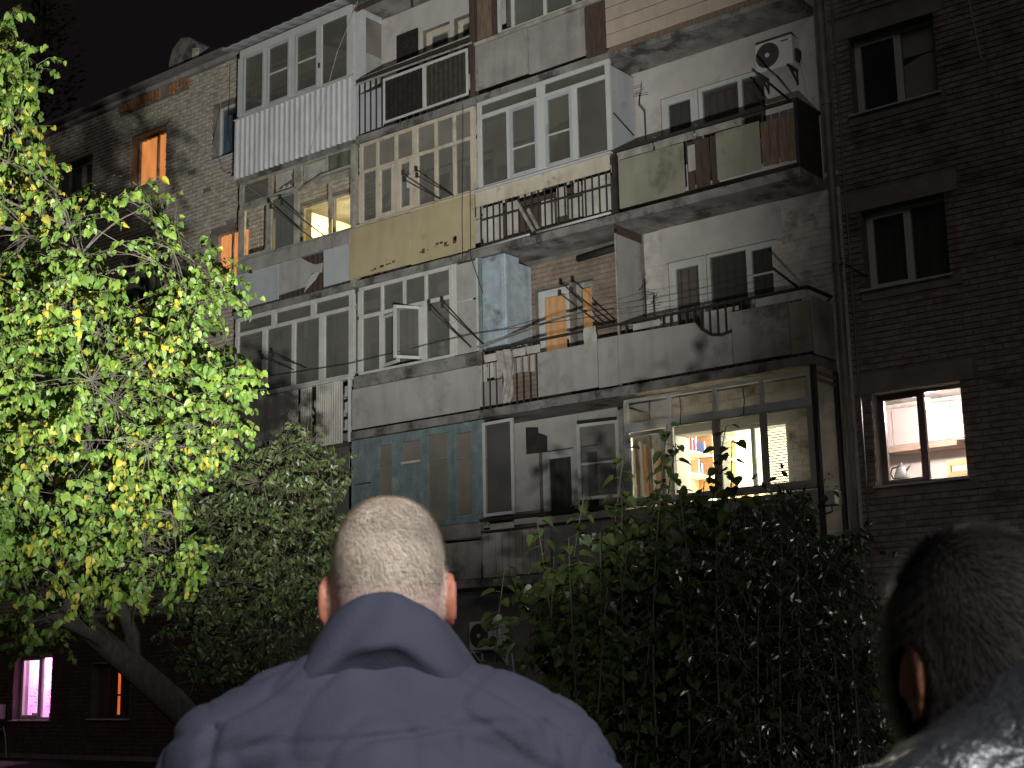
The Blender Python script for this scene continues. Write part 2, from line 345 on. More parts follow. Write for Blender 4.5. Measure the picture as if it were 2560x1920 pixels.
# bricks: courses with recessed joints
def brick_mesh(l, h=0.078, d=0.03):
    e = 0.006; b = MB()
    b.v = [(-l / 2, d, -h / 2), (l / 2, d, -h / 2), (l / 2, d, h / 2), (-l / 2, d, h / 2),
           (-l / 2 + e, 0, -h / 2 + e), (l / 2 - e, 0, -h / 2 + e), (l / 2 - e, 0, h / 2 - e), (-l / 2 + e, 0, h / 2 - e)]
    b.f = [(4, 5, 6, 7), (0, 1, 5, 4), (1, 2, 6, 5), (2, 3, 7, 6), (3, 0, 4, 7)]
    return b
BM_CACHE = {}
def courses(x0, x1, z0, z1, excl=()):
    out = []; row = 0; z = z0 + 0.045
    while z < z1 - 0.04:
        x = x0 + (0.0 if row % 2 else -0.13)
        while x < x1:
            a, b = max(x, x0), min(x + 0.25, x1)
            segs = [(a, b)]
            for (p, q, c, d) in list(OPEN) + list(excl):
                if c - 0.03 < z < d + 0.03:
                    ns = []
                    for (s, t) in segs:
                        if t <= p or s >= q: ns.append((s, t))
                        else:
                            if s < p: ns.append((s, p))
                            if t > q: ns.append((q, t))
                    segs = ns
            out += [(s + t, z, t - s) for s, t in segs if t - s > 0.04]
            x += 0.26
        z += 0.088; row += 1
    return [(c / 2, z, l) for c, z, l in out]
lint = [(-8.72, -6.95, o[3], o[3] + 0.30) for o in RIGHT.values()] + [(-8.5, -7.0, o[2] - 0.17, o[2]) for o in RIGHT.values()]
for (a, b, c, d) in lint: box('lintel', mat('lintel_concrete', (0.23, 0.195, 0.175), 0.95, 0.25, 3, 0.3, 40), wall, a + 0.005, b - 0.005, W - 0.008, W + 0.01, c + 0.004, d - 0.004, 0.003)
right_b = courses(-8.72, -3.0, 0.1, ZR - 0.12, lint)
right_b.sort(key=lambda t: abs(t[0] + 7.3) * 1.1 + abs(t[1] - 6.4) * 0.8)
for (x, z, l) in right_b[:300]:
    k = round(l, 2)
    if k not in BM_CACHE:
        me = bpy.data.meshes.new('brick'); b = brick_mesh(k); me.from_pydata(b.v, [], b.f); me.materials.append(m_brick_brown); BM_CACHE[k] = me
    o = bpy.data.objects.new('brick', BM_CACHE[k]); COL.objects.link(o); o.parent = wall
    o.location = (x, W - 0.006 + U(-.004, .004), z); o.rotation_euler = (0, U(-.012, .012), 0)
def field(lst, M, drop=0.0):
    b = MB()
    for (x, z, l) in lst:
        if rnd() < drop: continue
        q = brick_mesh(l); o = len(b.v); y = W - 0.006 + U(-.004, .004); a = U(-.01, .01)
        b.v += [(x + vx, y + vy, z + vz + vx * a) for vx, vy, vz in q.v]; b.f += [tuple(o + i for i in f) for f in q.f]
    o = b.build('brickwork', M, wall); o['kind'] = 'stuff'; return o
field(right_b[300:], m_brick_brown)
field(courses(-40, -21.42, 2.98, ZR - 0.12, [(-26.4, -23.9, ZR - .36, ZR)]), m_brick_beige, 0.01)
field(courses(-40, -21.42, 0.1, 2.94), mat('shade_darkened_red_brick', (0.085, 0.045, 0.038), 0.9, 0.4, 6, 0.3, 45))  # reddish brick, darkened so its colour carries the shade low on the wall
box('string_course', m_plaster_dark, wall, -40, -21.42, W - .02, W + .01, 2.94, 2.985)
skin(m_brick_white, -12.2, -8.72, 3.15, 8.57, W + .003, 'mortar_wash')
field(courses(-12.2, -8.72, 5.95, 8.57), m_brick_white); field(courses(-12.2, -8.72, 3.15, 5.76), m_brick_white)
field(courses(-15.05, -12.26, 5.95, 8.57), mat('tan_brick', (0.24, 0.185, 0.14), 0.9, 0.3, 6, 0.3, 45)); field(courses(-21.36, -18.08, 8.75, 11.36), m_brick_beige)
field(courses(-12.2, -8.72, 8.75, 8.9), m_brick_white)

# ------------------------------------------------------------------ windows
def window(o, splits=(), fm=None, fw=0.055, sash=True, curtain=None, cz=(0, 1), sill=True, glass=None, yy=0.2, sill_m=None, cur_y=0.10, bar=None, label=None):
    """window in wall opening o; the frame is the part, sashes, panes, sill and curtain its pieces"""
    x0, x1, z0, z1 = o; fm = fm or m_white; glass = glass or m_glass; Y = W + yy
    b = MB(); b.box(x0, x0 + fw, Y, Y + 0.07, z0, z1); b.box(x1 - fw, x1, Y, Y + 0.07, z0, z1)
    b.box(x0 + fw, x1 - fw, Y, Y + 0.07, z0, z0 + fw); b.box(x0 + fw, x1 - fw, Y, Y + 0.07, z1 - fw, z1)
    for s in splits: b.box(s - fw / 2, s + fw / 2, Y, Y + 0.07, z0 + fw, z1 - fw)
    w = child(b.build('window', fm, bevel=0.004))
    if label: w['label'] = label
    ed = [x0 + fw / 2] + list(splits) + [x1 - fw / 2]
    for i in range(len(ed) - 1):
        a, c = ed[i] + fw / 2, ed[i + 1] - fw / 2; e = z0 + fw; f = z1 - fw
        sw = 0.0
        if sash is True or (isinstance(sash, (set, tuple)) and i in sash):
            sw = 0.045; q = MB(); q.box(a, a + sw, Y - 0.015, Y + 0.045, e, f); q.box(c - sw, c, Y - 0.015, Y + 0.045, e, f)
            q.box(a + sw, c - sw, Y - 0.015, Y + 0.045, e, e + sw); q.box(a + sw, c - sw, Y - 0.015, Y + 0.045, f - sw, f)
            if bar and i in bar: q.box(a + sw, c - sw, Y + 0.0, Y + 0.03, bar[i], bar[i] + 0.03)
            q.build('sash', fm, w, bevel=0.003)
        box('pane', glass, w, a + sw - 0.004, c - sw + 0.004, Y + 0.018, Y + 0.024, e + sw - 0.004, f - sw + 0.004, 0)
    if sill:
        q = MB(); q.prism([(0, 0)] * 0 or [(x0 - 0.05, z0 - 0.03), (x1 + 0.05, z0 - 0.03), (x1 + 0.05, z0 - 0.005), (x0 - 0.05, z0 - 0.005)], W - 0.07, Y + 0.02)
        q.build('sill', sill_m or m_white_metal, w)
    if curtain:
        q = MB().sheet(x0 + 0.02, x1 - 0.02, z0 + (z1 - z0) * cz[0], z0 + (z1 - z0) * cz[1], Y + cur_y + 0.08, 0.025, 0.16, nz=3)
        q.build('curtain', curtain, w, smooth=True)
    return w
# right-hand column
window(RIGHT[5], (-7.72,), sash=(0,), curtain=m_cur_grey); window(RIGHT[1], (-7.72,), sash=(0,), curtain=m_cur_grey)
w = window(RIGHT[4], (-7.72,), sash=(0,))
MB().sheet(-7.68, -7.14, 10.38, 10.78, W + 0.26, 0.002, 0.3).build('blind', m_cur_white, w)
MB().prism([(-7.68, 9.66), (-7.14, 9.66), (-7.14, 10.36), (-7.40, 10.345), (-7.46, 10.325), (-7.68, 10.26)], W + 0.255, W + 0.26).build('blind', m_cur_white, w)
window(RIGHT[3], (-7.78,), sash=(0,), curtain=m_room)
m_frame_brown = mat('brown_grey_frame', (0.13, 0.10, 0.095), 0.5, 0.1, 3, 0.03)
window(RIGHT[2], (-7.80,), m_frame_brown, fw=.05, sash=(0,), sill_m=m_white_metal, label='brown framed lit kitchen window')
# left-hand wall
for (fl, i), o in LEFT.items():
    if fl == 1: continue
    if (fl, i) == (5, 1): window(o, (-25.22,), m_oldwood, fw=.045, sash=False, curtain=m_lit_orange, cur_y=-.02, sill=True, label='orange lit window under the cornice')
    elif (fl, i) == (5, 0): window(o, (-22.45,), m_white, sash=False, curtain=m_cur_blue, cz=(0, 0.86), cur_y=0.0)
    elif (fl, i) == (4, 0): window(o, (-22.6,), m_oldwood, fw=.045, sash=False, curtain=m_lit_orange, cur_y=-.02, label='orange lit window beside the broken balcony')
    else: window(o, ((o[0] + o[1]) / 2,), m_oldwood, curtain=m_cur_grey if (fl + i) % 2 else m_room)
o = LEFT[1, 0]; pinkw = window(o, (-28.85,), m_white, sash=(0,), label='pink lit ground-floor window')
window(LEFT[1, 1], (-26.42, -25.85), m_dark_wood, curtain=None, sash=False, label='mostly dark window with a thin red lit strip')
MB().sheet(-26.22, -26.13, 0.93, 1.9, W + 0.36, 0.01, 0.1).build('curtain', m_lit_red, child(MB().box(-26.68, -25.4, W + 0.33, W + 0.35, 1.32, 1.36).build('window_ledge', m_dark_wood)))

# windows and doors behind the balconies
def door(o, fm, curtain=None, glass=None, lo=0.75, yy=0.12):
    x0, x1, z0, z1 = o; Y = W + yy; fw = 0.055; b = MB()
    b.box(x0, x0 + fw, Y, Y + .07, z0, z1); b.box(x1 - fw, x1, Y, Y + .07, z0, z1); b.box(x0 + fw, x1 - fw, Y, Y + .07, z1 - fw, z1)
    d = child(b.build('balcony_door', fm, bevel=0.004)); a, c = x0 + fw, x1 - fw; sw = 0.075; q = MB()
    q.box(a, a + sw, Y - .015, Y + .045, z0, z1 - fw); q.box(c - sw, c, Y - .015, Y + .045, z0, z1 - fw)
    q.box(a + sw, c - sw, Y - .015, Y + .045, z0, z0 + lo); q.box(a + sw, c - sw, Y - .015, Y + .045, z1 - fw - sw, z1 - fw)
    q.build('door_leaf', fm, d, bevel=0.004)
    box('pane', glass or m_glass, d, a + sw - .004, c - sw + .004, Y + .018, Y + .024, z0 + lo - .004, z1 - fw - sw + .004, 0)
    box('handle', m_dark, d, c - 0.05, c - 0.025, Y - 0.06, Y - 0.016, z0 + 0.95, z0 + 1.08, 0.004)
    if curtain: MB().sheet(x0 + .02, x1 - .02, z0, z1 - .02, Y + 0.16, 0.025, 0.15, nz=2).build('curtain', curtain, d, smooth=True)
    return d
for (c, fl), o in DOORS.items():
    fm = {'A': m_oldwood, 'B': m_ivory, 'C': m_white, 'D': m_white}[c]; cur = m_cur_grey
    if (c, fl) == ('C', 3): cur = m_lit_ochre
    if (c, fl) == ('D', 3): cur = m_cur_tan
    if (c, fl) in (('D', 2), ('A', 4)): continue
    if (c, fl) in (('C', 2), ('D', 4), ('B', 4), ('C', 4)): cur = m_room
    if (c, fl) == ('B', 2): cur = m_lit_ochre if False else m_cur_tan
    door(o, fm, cur, yy=0.02 if c == 'D' else 0.1)
for (c, fl), o in WINS.items():
    fm = {'A': m_oldwood, 'B': m_ivory, 'C': m_white, 'D': m_white}[c]
    if (c, fl) == ('C', 3): window(o, (), m_oldwood, curtain=m_lit_ochre, sill=False, yy=0.12)
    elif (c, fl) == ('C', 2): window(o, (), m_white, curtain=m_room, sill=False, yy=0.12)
    elif (c, fl) == ('D', 4): window(o, (-10.3,), m_white, curtain=m_cur_maroon, sill=False, yy=0.02, sash=False, fw=0.07, cz=(0, 0.93))
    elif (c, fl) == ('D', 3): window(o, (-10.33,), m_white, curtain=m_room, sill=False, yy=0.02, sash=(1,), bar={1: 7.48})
    elif (c, fl) == ('D', 2): window(o, (-10.42,), m_white, sill=False, yy=0.02, sash=False)
    elif (c, fl) == ('A', 4): window(o, (-19.5,), m_oldwood, sill=False, yy=0.12, sash=False)
    elif c in 'AB': window(o, ((o[0] + o[1]) / 2,), fm, curtain=m_cur_grey if fl != 4 else m_room, sill=False, yy=0.12)
    else: window(o, (), fm, curtain=m_cur_grey, sill=False, yy=0.12)

# ------------------------------------------------------------------ drainpipe
dp = MB(); dp.tube([(-8.80, W - 0.10, 0.3), (-8.79, W - 0.1, 5), (-8.79, W - 0.1, 10), (-8.79, W - 0.1, 14.6)], 0.062, 10)
dp = child(dp.build('drainpipe', m_pipe, smooth=True))
for z in (2.4, 4.9, 7.4, 9.9, 12.4):
    MB().lathe([(0.075, -.05), (0.075, .05)], (-8.79, W - .1, z), 10).build('pipe_collar', m_pipe, dp)
    MB().bar((-8.79, W - .04, z - .12), (-8.79, W + .02, z - .12), .03).build('bracket', m_dark, dp)
MB().tube([(-8.62, W - .03, 0.5), (-8.62, W - .03, 6), (-8.63, W - .03, 14.3)], 0.018, 6).build('conduit', m_pipe, dp, smooth=True)

# ------------------------------------------------------------------ balconies (slab = the part, everything on it its pieces)
def balcony(c, fl, label=None, M=None, x0=None, x1=None, M2=None):
    a, b = CX[c]; a = a if x0 is None else x0; b = b if x1 is None else x1; s = S[fl]; q = MB()
    n = 14; o = len(q.v)                    # slab with a slightly chipped front edge
    for i in range(n + 1):
        x = a + 0.005 + (b - a - 0.01) * i / n; e = U(0, .012)
        q.v += [(x, 0.0 + e, s - 0.15 + U(0, .012)), (x, 0.0 + e * .5, s - 0.005), (x, W, s - 0.005), (x, W, s - 0.15)]
    for i in range(n):
        for k in range(4):
            k2 = (k + 1) % 4; q.f.append((o + 4 * i + k, o + 4 * i + 4 + k, o + 4 * i + 4 + k2, o + 4 * i + k2))
    q.f += [(o + 3, o + 2, o + 1, o), (o + 4 * n, o + 4 * n + 1, o + 4 * n + 2, o + 4 * n + 3)]
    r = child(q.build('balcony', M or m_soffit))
    if label: r['label'] = label
    return r
def glaz(p, X, z0, z1, fm, w=0.07, y=0.0, t=0.06, glass=None, skip=(), widths=None, top=0.07, bot=0.07, ends=True, sashes=(), sm=None, sw=0.05, bars=None, names=('transom', 'mullion')):
    """row of glazing: rails, posts, panes, optional sashes"""
    glass = glass or m_glass_grime
    if top: box(names[0], fm, p, X[0] - w / 2, X[-1] + w / 2, y, y + t, z1 - top, z1)
    if bot: box(names[0], fm, p, X[0] - w / 2, X[-1] + w / 2, y, y + t, z0, z0 + bot)
    for i, x in enumerate(X):
        if not ends and i in (0, len(X) - 1): continue
        ww = widths[i] if widths else w
        box(names[1], fm, p, x - ww / 2, x + ww / 2, y - 0.003, y + t - 0.006, z0 + bot, z1 - top)
    for i in range(len(X) - 1):
        wa = (widths[i] if widths else w) / 2; wb_ = (widths[i + 1] if widths else w) / 2
        a, b = X[i] + wa, X[i + 1] - wb_; c, d = z0 + bot, z1 - top; k = 0.0
        if i in sashes:
            k = sw; q = MB(); q.box(a, a + k, y - .012, y + .04, c, d); q.box(b - k, b, y - .012, y + .04, c, d)
            q.box(a + k, b - k, y - .012, y + .04, c, c + k); q.box(a + k, b - k, y - .012, y + .04, d - k, d); q.build('sash', sm or fm, p, bevel=.003)
        if bars and i in bars: box('glazing_bar', fm, p, a + k, b - k, y + .004, y + .03, bars[i], bars[i] + .028)
        if i in skip: continue
        box('pane', glass, p, a + k - .004, b - k + .004, y + .03, y + .035, c + k - .004, d - k + .004, 0)
def panel(p, M, x0, x1, z0, z1, y=-0.015, t=0.015, tilt=0.0, name='panel'): return box(name, M, p, x0, x1, y, y + t, z0, z1, 0.003, tilt)
def ribbed(p, M, x0, x1, z0, z1, pitch, amp=0.014, y=-0.02, name='ribbed_panel', zig=True):
    b = MB().sheet(x0, x1, z0, z1, y, amp, pitch, zig=zig); o = b.build(name, M, p)
    sm = o.modifiers.new('thick', 'SOLIDIFY'); sm.thickness = 0.003; return o
def railbars(p, x0, x1, z0, z1, n, M=None, y=0.01, r=0.011):
    for i in range(n + 1):
        x = x0 + (x1 - x0) * i / n; box('railing_bar', M or m_dark, p, x - r, x + r, y - r, y + r, z0, z1, 0)
def rail(p, a, b, w=0.05, t=0.04, M=None, name='handrail'): return MB().bar(a, b, w, t).build(name, M or m_dark, p, bevel=.004)
def outrigger(p, x, z, ln=1.05, up=0.12, gap=0.62, wires=4, M=None, span=None):
    """clothes-line arms reaching out from the handrail, with a crossbar and lines between two arms"""
    M = M or m_dark; tips = []
    for k, xx in enumerate((x, x + gap) if span is None else (x, x + span)):
        MB().tube([(xx, 0.05, z), (xx, -ln * .5, z + up * .5), (xx, -ln, z + up)], 0.013, 6).build('clothes_arm', M, p, smooth=True)
        box('clothes_crossbar', M, p, xx - .02, xx + .02, -ln - .02, -ln + .02, z + up - .04, z + up + .05, 0); tips.append(xx)
    for i in range(wires):
        y = -ln * (0.3 + 0.68 * i / max(1, wires - 1)); zz = z + up * (-y / ln); a, b = tips
        MB().tube([(a + (b - a) * t, y, zz + .02 - 0.06 * math.sin(math.pi * t)) for t in (0, .25, .5, .75, 1)], 0.0035, 4).build('clothes_line', M, p)

# --- A5: white plastic glazing over a corrugated apron, with its own roof
p = balcony('A', 5, 'white glazed balcony with corrugated apron'); s = S[5]
glaz(p, [-21.29, -20.53, -19.75, -18.97, -18.15], 12.76, 14.27, m_white, w=.07, widths=[.16, .08, .15, .1, .17], top=.17, bot=.08, sashes=(0, 1, 2), sm=m_sheet_blue, bars={1: 13.48, 2: 13.48})
ribbed(p, m_white_metal, -21.33, -18.03, s - .04, 12.76, 0.145, 0.016)
box('corner_trim', m_white_metal, p, -18.06, -17.99, -.045, .0, s - .05, 12.77); box('corner_trim', m_white_metal, p, -21.39, -21.33, -.045, .0, s - .05, 12.77)
box('sill', m_white_metal, p, -21.42, -18.0, -.06, .06, 12.745, 12.765)
b = MB(); zf, zb = 14.33, 14.56                                       # sloping ribbed roof
n = 48; o = 0
for i in range(n + 1):
    x = -21.66 + 3.68 * i / n; r = 0.012 * (1 if i % 4 < 2 else 0); b.v += [(x, -.2, zf + r), (x, W, zb + r), (x, -.2, zf + r - .035), (x, W, zb + r - .035)]
for i in range(n): b.f += [(4 * i, 4 * i + 4, 4 * i + 5, 4 * i + 1), (4 * i + 2, 4 * i + 3, 4 * i + 7, 4 * i + 6), (4 * i, 4 * i + 2, 4 * i + 6, 4 * i + 4)]
b.build('balcony_roof', mat('grey_metal_roofing', (0.36, 0.37, 0.37), 0.6, 0.12, 3, 0.1), p)
box('side_panel', m_white_metal, p, -18.055, -18.03, 0.0, .32, 12.77, 14.3); box('side_panel', m_sheet, p, -18.055, -18.03, .325, W - .01, 12.77, 13.36)
box('side_panel', m_white_metal, p, -18.057, -18.034, .325, W - .01, 14.1, 14.36); box('side_panel', m_white_metal, p, -18.055, -18.03, 0, W - .01, s, 12.765)
box('pane', m_glass_milk, p, -18.05, -18.045, .325, W - .02, 13.365, 14.1, 0)
MB().bar((-18.2, .12, 13.35), (-19.5, .6, 14.1), .06).build('brace', m_dark_wood, p); box('latch', m_white, p, -20.9, -20.8, .13, .16, 13.05, 13.12)
box('latch', m_dark, p, -18.99, -18.95, -.03, -.005, 13.2, 13.3)

# --- B5: open balcony, dark netting in a white frame
p = balcony('B', 5, 'open top balcony with dark netting in a white frame')
panel(p, m_sheet_blue, -17.98, -17.3, s + .05, 12.36, .03); railbars(p, -17.9, -17.32, s, 12.55, 4)
for k, x in enumerate((-17.26, -16.23)):
    w = 1.02; q = MB(); q.box(x, x + .04, -.03, .0, s + .06, 12.47); q.box(x + w - .04, x + w, -.03, 0, s + .06, 12.47)
    q.box(x + .04, x + w - .04, -.03, 0, 12.42, 12.47); q.box(x + .04, x + w - .04, -.03, 0, s + .06, s + .1); q.build('net_frame', m_white, p, bevel=.003)
    MB().sheet(x + .04, x + w - .04, s + .1, 12.42, -.012, .006, .11, nz=3).build('netting', m_net if k == 0 else mat('brown_netting', (0.045, 0.04, 0.03), .95, .4, 10, .2), p)
railbars(p, -17.2, -15.2, s, s + .06, 12)
rail(p, (-18.0, .02, 12.64), (-15.1, .02, 12.64)); rail(p, (-18.0, .1, 12.72), (-15.1, .1, 12.75), .05, .02, m_oldwood); rail(p, (-18.0, -.02, 12.56), (-15.1, -.02, 12.54), .03, .03, m_oldwood)
box('post', m_dark_wood, p, -15.16, -15.06, -.02, .1, s, 14.3)
for x, a in ((-17.2, .3), (-15.9, .1)): MB().bar((x, W - .05, 14.2), (x + .7, -.05, 13.7 + a), .05).build('awning_beam', m_dark_wood, p)
MB().bar((-18.0, .0, 14.1), (-15.1, .0, 14.16), .06).build('awning_beam', m_dark_wood, p)
MB().prism([(-18.0, 14.2), (-15.06, 14.28), (-15.06, 14.31), (-18.0, 14.23)], -.25, W).build('awning_sheet', m_soffit, p)
box('screen_door', m_net, p, -17.63, -17.08, W - .04, W - .01, s + .1, 13.72)

# --- C5: concrete apron, dark boarded glazing
p = balcony('C', 5, 'balcony with two concrete apron sheets and a dark board')
panel(p, m_conc, -15.03, -13.865, 11.6, 12.43, -.03, .03); panel(p, m_conc, -13.845, -12.67, 11.57, 12.42, -.03, .03); panel(p, m_dark_wood, -12.665, -12.25, 11.5, 12.44, -.005)
box('sill', m_oldwood, p, -15.03, -12.3, -.06, .06, 12.44, 12.5)
panel(p, m_brown_wood, -15.0, -14.66, 12.5, 14.1, .01, .02, name='board'); box('post', m_dark_wood, p, -14.66, -14.55, -.01, .08, 12.5, 14.2)
glaz(p, [-14.5, -14.2, -13.5, -12.9, -12.3], 12.5, 14.2, m_greenwhite, w=.06, glass=m_glass_dirty, skip=(0,))
MB().sheet(-14.5, -12.4, 12.55, 14.1, .2, .03, .2).build('curtain', m_cur_grey, p, smooth=True)
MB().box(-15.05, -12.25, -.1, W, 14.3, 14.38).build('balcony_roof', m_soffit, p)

# --- D5: beige plank siding
p = balcony('D', 5, 'balcony clad in beige horizontal siding')
for k in range(11):
    z = s + .03 + k * .235
    MB().prism([(-12.25, 0)] * 0 or [(-12.24, z), (-8.96, z), (-8.96, z + .225), (-12.24, z + .225)], -.035, -.012).build('siding_plank', m_siding, p, bevel=.008)
    MB().box(-12.24, -8.96, -.012, .0, z - .006, z + .235).build('siding_plank', m_siding, p) if k % 11 == 10 else None
for x in (-12.2, -9.0): box('post', m_dark_wood, p, x - .04, x + .04, .0, .08, s, 14.2)
for y in (0.02, .27, .52): box('side_board', m_siding, p, -8.97, -8.945, y, y + .24, s, 14.2)
box('fascia_board', m_brown_wood, p, -12.2, -8.97, -.03, -.004, s - .06, s + .028)
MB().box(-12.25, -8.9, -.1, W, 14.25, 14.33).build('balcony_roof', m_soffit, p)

# --- A4: weathered, half-broken glazing
s = S[4]; p = balcony('A', 4, 'weathered broken balcony with torn grey apron sheets')
glaz(p, [-21.2, -20.35, -19.6, -18.69, -18.1], 9.74, 10.88, m_oldwood, w=.09, widths=[.14, .1, .12, .06, .07], top=.06, bot=.05, glass=m_glass_dirty, skip=(0, 2, 3), sashes=(0,))
glaz(p, [-21.2, -20.35, -19.56, -18.76, -18.1], 10.89, 11.38, m_oldwood, w=.08, widths=[.12, .12, .2, .07, .06], top=.05, bot=.05, glass=m_glass_dirty, skip=(1, 2, 3))
panel(p, m_lath, -20.22, -19.75, 10.98, 11.33, .03, .01, name='board')
MB().prism([(-20.28, 10.95), (-20.12, 11.0), (-20.02, 10.97), (-19.95, 11.06), (-19.88, 10.98), (-19.8, 11.05), (-19.72, 10.96), (-19.66, 11.1), (-19.66, 11.32), (-19.75, 11.2), (-19.72, 11.12), (-20.28, 10.95)][:-1], .005, .012).build('broken_pane', m_glass_dirty, p)
panel(p, m_lath, -19.44, -18.82, 10.98, 11.32, .04, .01, name='board'); MB().sheet(-18.72, -18.12, 10.94, 11.34, .02, .02, .3).build('hanging_cloth', mat('olive_cloth', (0.10, 0.11, 0.075), .95, .3, 3), p)
MB().sheet(-20.26, -19.68, 9.78, 10.84, .09, .02, .17, nz=3).build('curtain', m_cur_teal, p, smooth=True)
for (a, b) in (((-19.5, -.22, 10.8), (-18.75, .0, 10.86)),): pass
q = MB()                                                # tilted open sash
for a, b in (((-19.5, -.02, 10.82), (-18.75, -.16, 10.90)), ((-18.75, -.16, 10.90), (-18.12, -.02, 10.98))): q.bar(a, b, .05)
q.build('sash', m_oldwood, p)
box('sill_board', m_conc, p, -21.25, -18.1, -.05, .05, 9.47, 9.735, .01)
panel(p, m_sheet_blue, -21.3, -20.05, 8.76, 9.47); 
MB().prism([(-20.03, 8.83), (-19.3, 8.86), (-19.2, 8.98), (-19.14, 9.1), (-18.86, 9.06), (-18.84, 9.24), (-19.05, 9.25), (-19.2, 9.32), (-19.38, 9.43), (-19.5, 9.5), (-20.03, 9.46)], -.02, -.008).build('panel', m_sheet, p)
MB().prism([(-19.28, 8.74), (-19.2, 8.8), (-18.98, 8.93), (-18.88, 9.05), (-18.93, 9.08), (-19.08, 9.05), (-19.2, 8.92)], -.07, -.06).build('torn_flap', m_sheet_blue, p)
panel(p, m_sheet_blue, -18.81, -18.1, 8.76, 9.55, -.03, .015, .01); railbars(p, -21.2, -18.2, s, 9.47, 22, m_dark, .03)
panel(p, m_dark_wood, -21.3, -18.1, s, 9.73, .06, .01, name='inner_board'); box('post', m_oldwood, p, -18.1, -18.0, -.03, .08, s - .1, 11.4)
outrigger(p, -19.15, 9.78, 1.05, .38, .3, 2)

# --- B4: ivory multi-pane glazing over an ochre apron
p = balcony('B', 4, 'ivory multi-pane glazed balcony over an ochre apron')
X = [-17.86, -17.44, -16.97, -16.5, -16.0, -15.57, -15.14]
glaz(p, X, 10.76, 11.36, m_ivory, w=.065, widths=[.08, .06, .07, .13, .06, .06, .1], glass=m_glass_milk, bot=.06, top=.06)
glaz(p, X, 9.76, 10.76, m_ivory, w=.065, widths=[.12, .08, .13, .16, .08, .07, .12], glass=m_glass_dirty, top=.0, bot=.07, sashes=(1, 2))
q = MB(); q.box(-16.66, -16.6, -.05, -.03, 10.2, 10.42); q.build('handle', m_white, p)
panel(p, m_yellow, -18.09, -16.585, 8.76, 9.72, -.05, .03); panel(p, m_yellow, -16.57, -15.27, 8.74, 9.78, -.05, .03); panel(p, m_yellow, -15.26, -15.1, 8.76, 9.78, -.045, .03)
box('side_panel', m_yellow, p, -18.12, -18.095, -.04, .25, 8.78, 9.7); box('sill', m_ivory, p, -17.95, -15.1, -.06, .05, 9.735, 9.765)
for k in range(16): x = U(-16.4, -15.45); panel(p, m_rust, x, x + U(.03, .09), 8.9 + (x + 16.4) * .05 + U(-.05, .08), 8.925 + (x + 16.4) * .05 + U(-.03, .09), -.0535, .003, name='rust_spot')
for k in range(9): x = U(-17.6, -17.0); panel(p, m_rust, x, x + U(.03, .08), 8.81 + (x + 17.6) * .1, 8.83 + (x + 17.6) * .1 + U(0, .02), -.0535, .003, name='rust_spot')
outrigger(p, -15.9, 9.82, .95, .12, .3, 2)

# --- C4: white plastic glazing above an old barred railing
p = balcony('C', 4, 'white plastic glazed balcony above an old barred railing')
X = [-14.99, -14.35, -13.64, -12.95, -12.27]; Wd = [.09, .07, .17, .1, .09]
glaz(p, [-14.99, -13.64, -12.27], 11.07, 11.39, m_white, w=.09, widths=[.09, .17, .09], top=.07, bot=.07)
glaz(p, X, 9.76, 11.07, m_white, w=.09, widths=Wd, top=.0, bot=.08, sashes=(1, 2), sm=m_sheet_blue, bars={1: 10.33, 2: 10.38})
panel(p, mat('brown_backboard', (0.13, 0.10, 0.075), .9, .2, 2), -12.9, -12.3, 9.82, 11.05, .12, .01, name='inner_board')
MB().sheet(-13.5, -13.0, 9.85, 10.6, .25, .02, .15).build('curtain', m_cur_grey, p, smooth=True); panel(p, m_dark_wood, -14.85, -14.45, 9.82, 10.2, .3, .02, name='inner_board')
box('sill', m_white_metal, p, -15.1, -12.2, -.1, .05, 9.735, 9.765); panel(p, m_ivory, -15.08, -12.27, 9.48, 9.735, -.03, .03)
railbars(p, -14.99, -12.37, s, 9.48, 19); rail(p, (-15.0, .02, 9.24), (-12.3, .02, 9.24), .03, .03); rail(p, (-15.0, .02, 8.79), (-12.3, .02, 8.79), .04, .04)
for (a, b, c, d) in ((-14.98, -14.55, 8.82, 9.46), (-14.45, -14.2, 8.86, 9.44), (-13.72, -13.45, 8.86, 9.3), (-13.4, -13.2, 8.95, 9.45), (-13.15, -12.9, 8.86, 9.2), (-12.86, -12.32, 8.84, 9.46), (-13.04, -12.9, 9.25, 9.46)): panel(p, m_lath, a, b, c, d, .05, .012, name='board')
panel(p, m_dark_wood, -15.0, -12.3, s, 9.46, .2, .01, name='inner_board')
for a, b in (((-14.2, .0, 9.4), (-13.85, .0, 8.8)), ((-13.95, .0, 9.2), (-13.75, .0, 8.82))): MB().bar(a, b, .05).build('loose_slat', m_oldwood, p)
MB().tube([(-15.2, -.05, 8.71), (-13.95, -.05, 8.74), (-13.9, -.05, 8.735)], .022, 6).build('edge_pipe', m_white, p, smooth=True); MB().tube([(-13.75, -.05, 8.74), (-12.26, -.05, 8.75)], .022, 6).build('edge_pipe', m_white, p, smooth=True)
box('side_panel', m_sheet_blue, p, -12.255, -12.235, .02, W - .05, 9.77, 11.3); MB().bar((-12.23, .08, 10.47), (-12.23, .66, 10.25), .02).build('brace', m_dark, p)

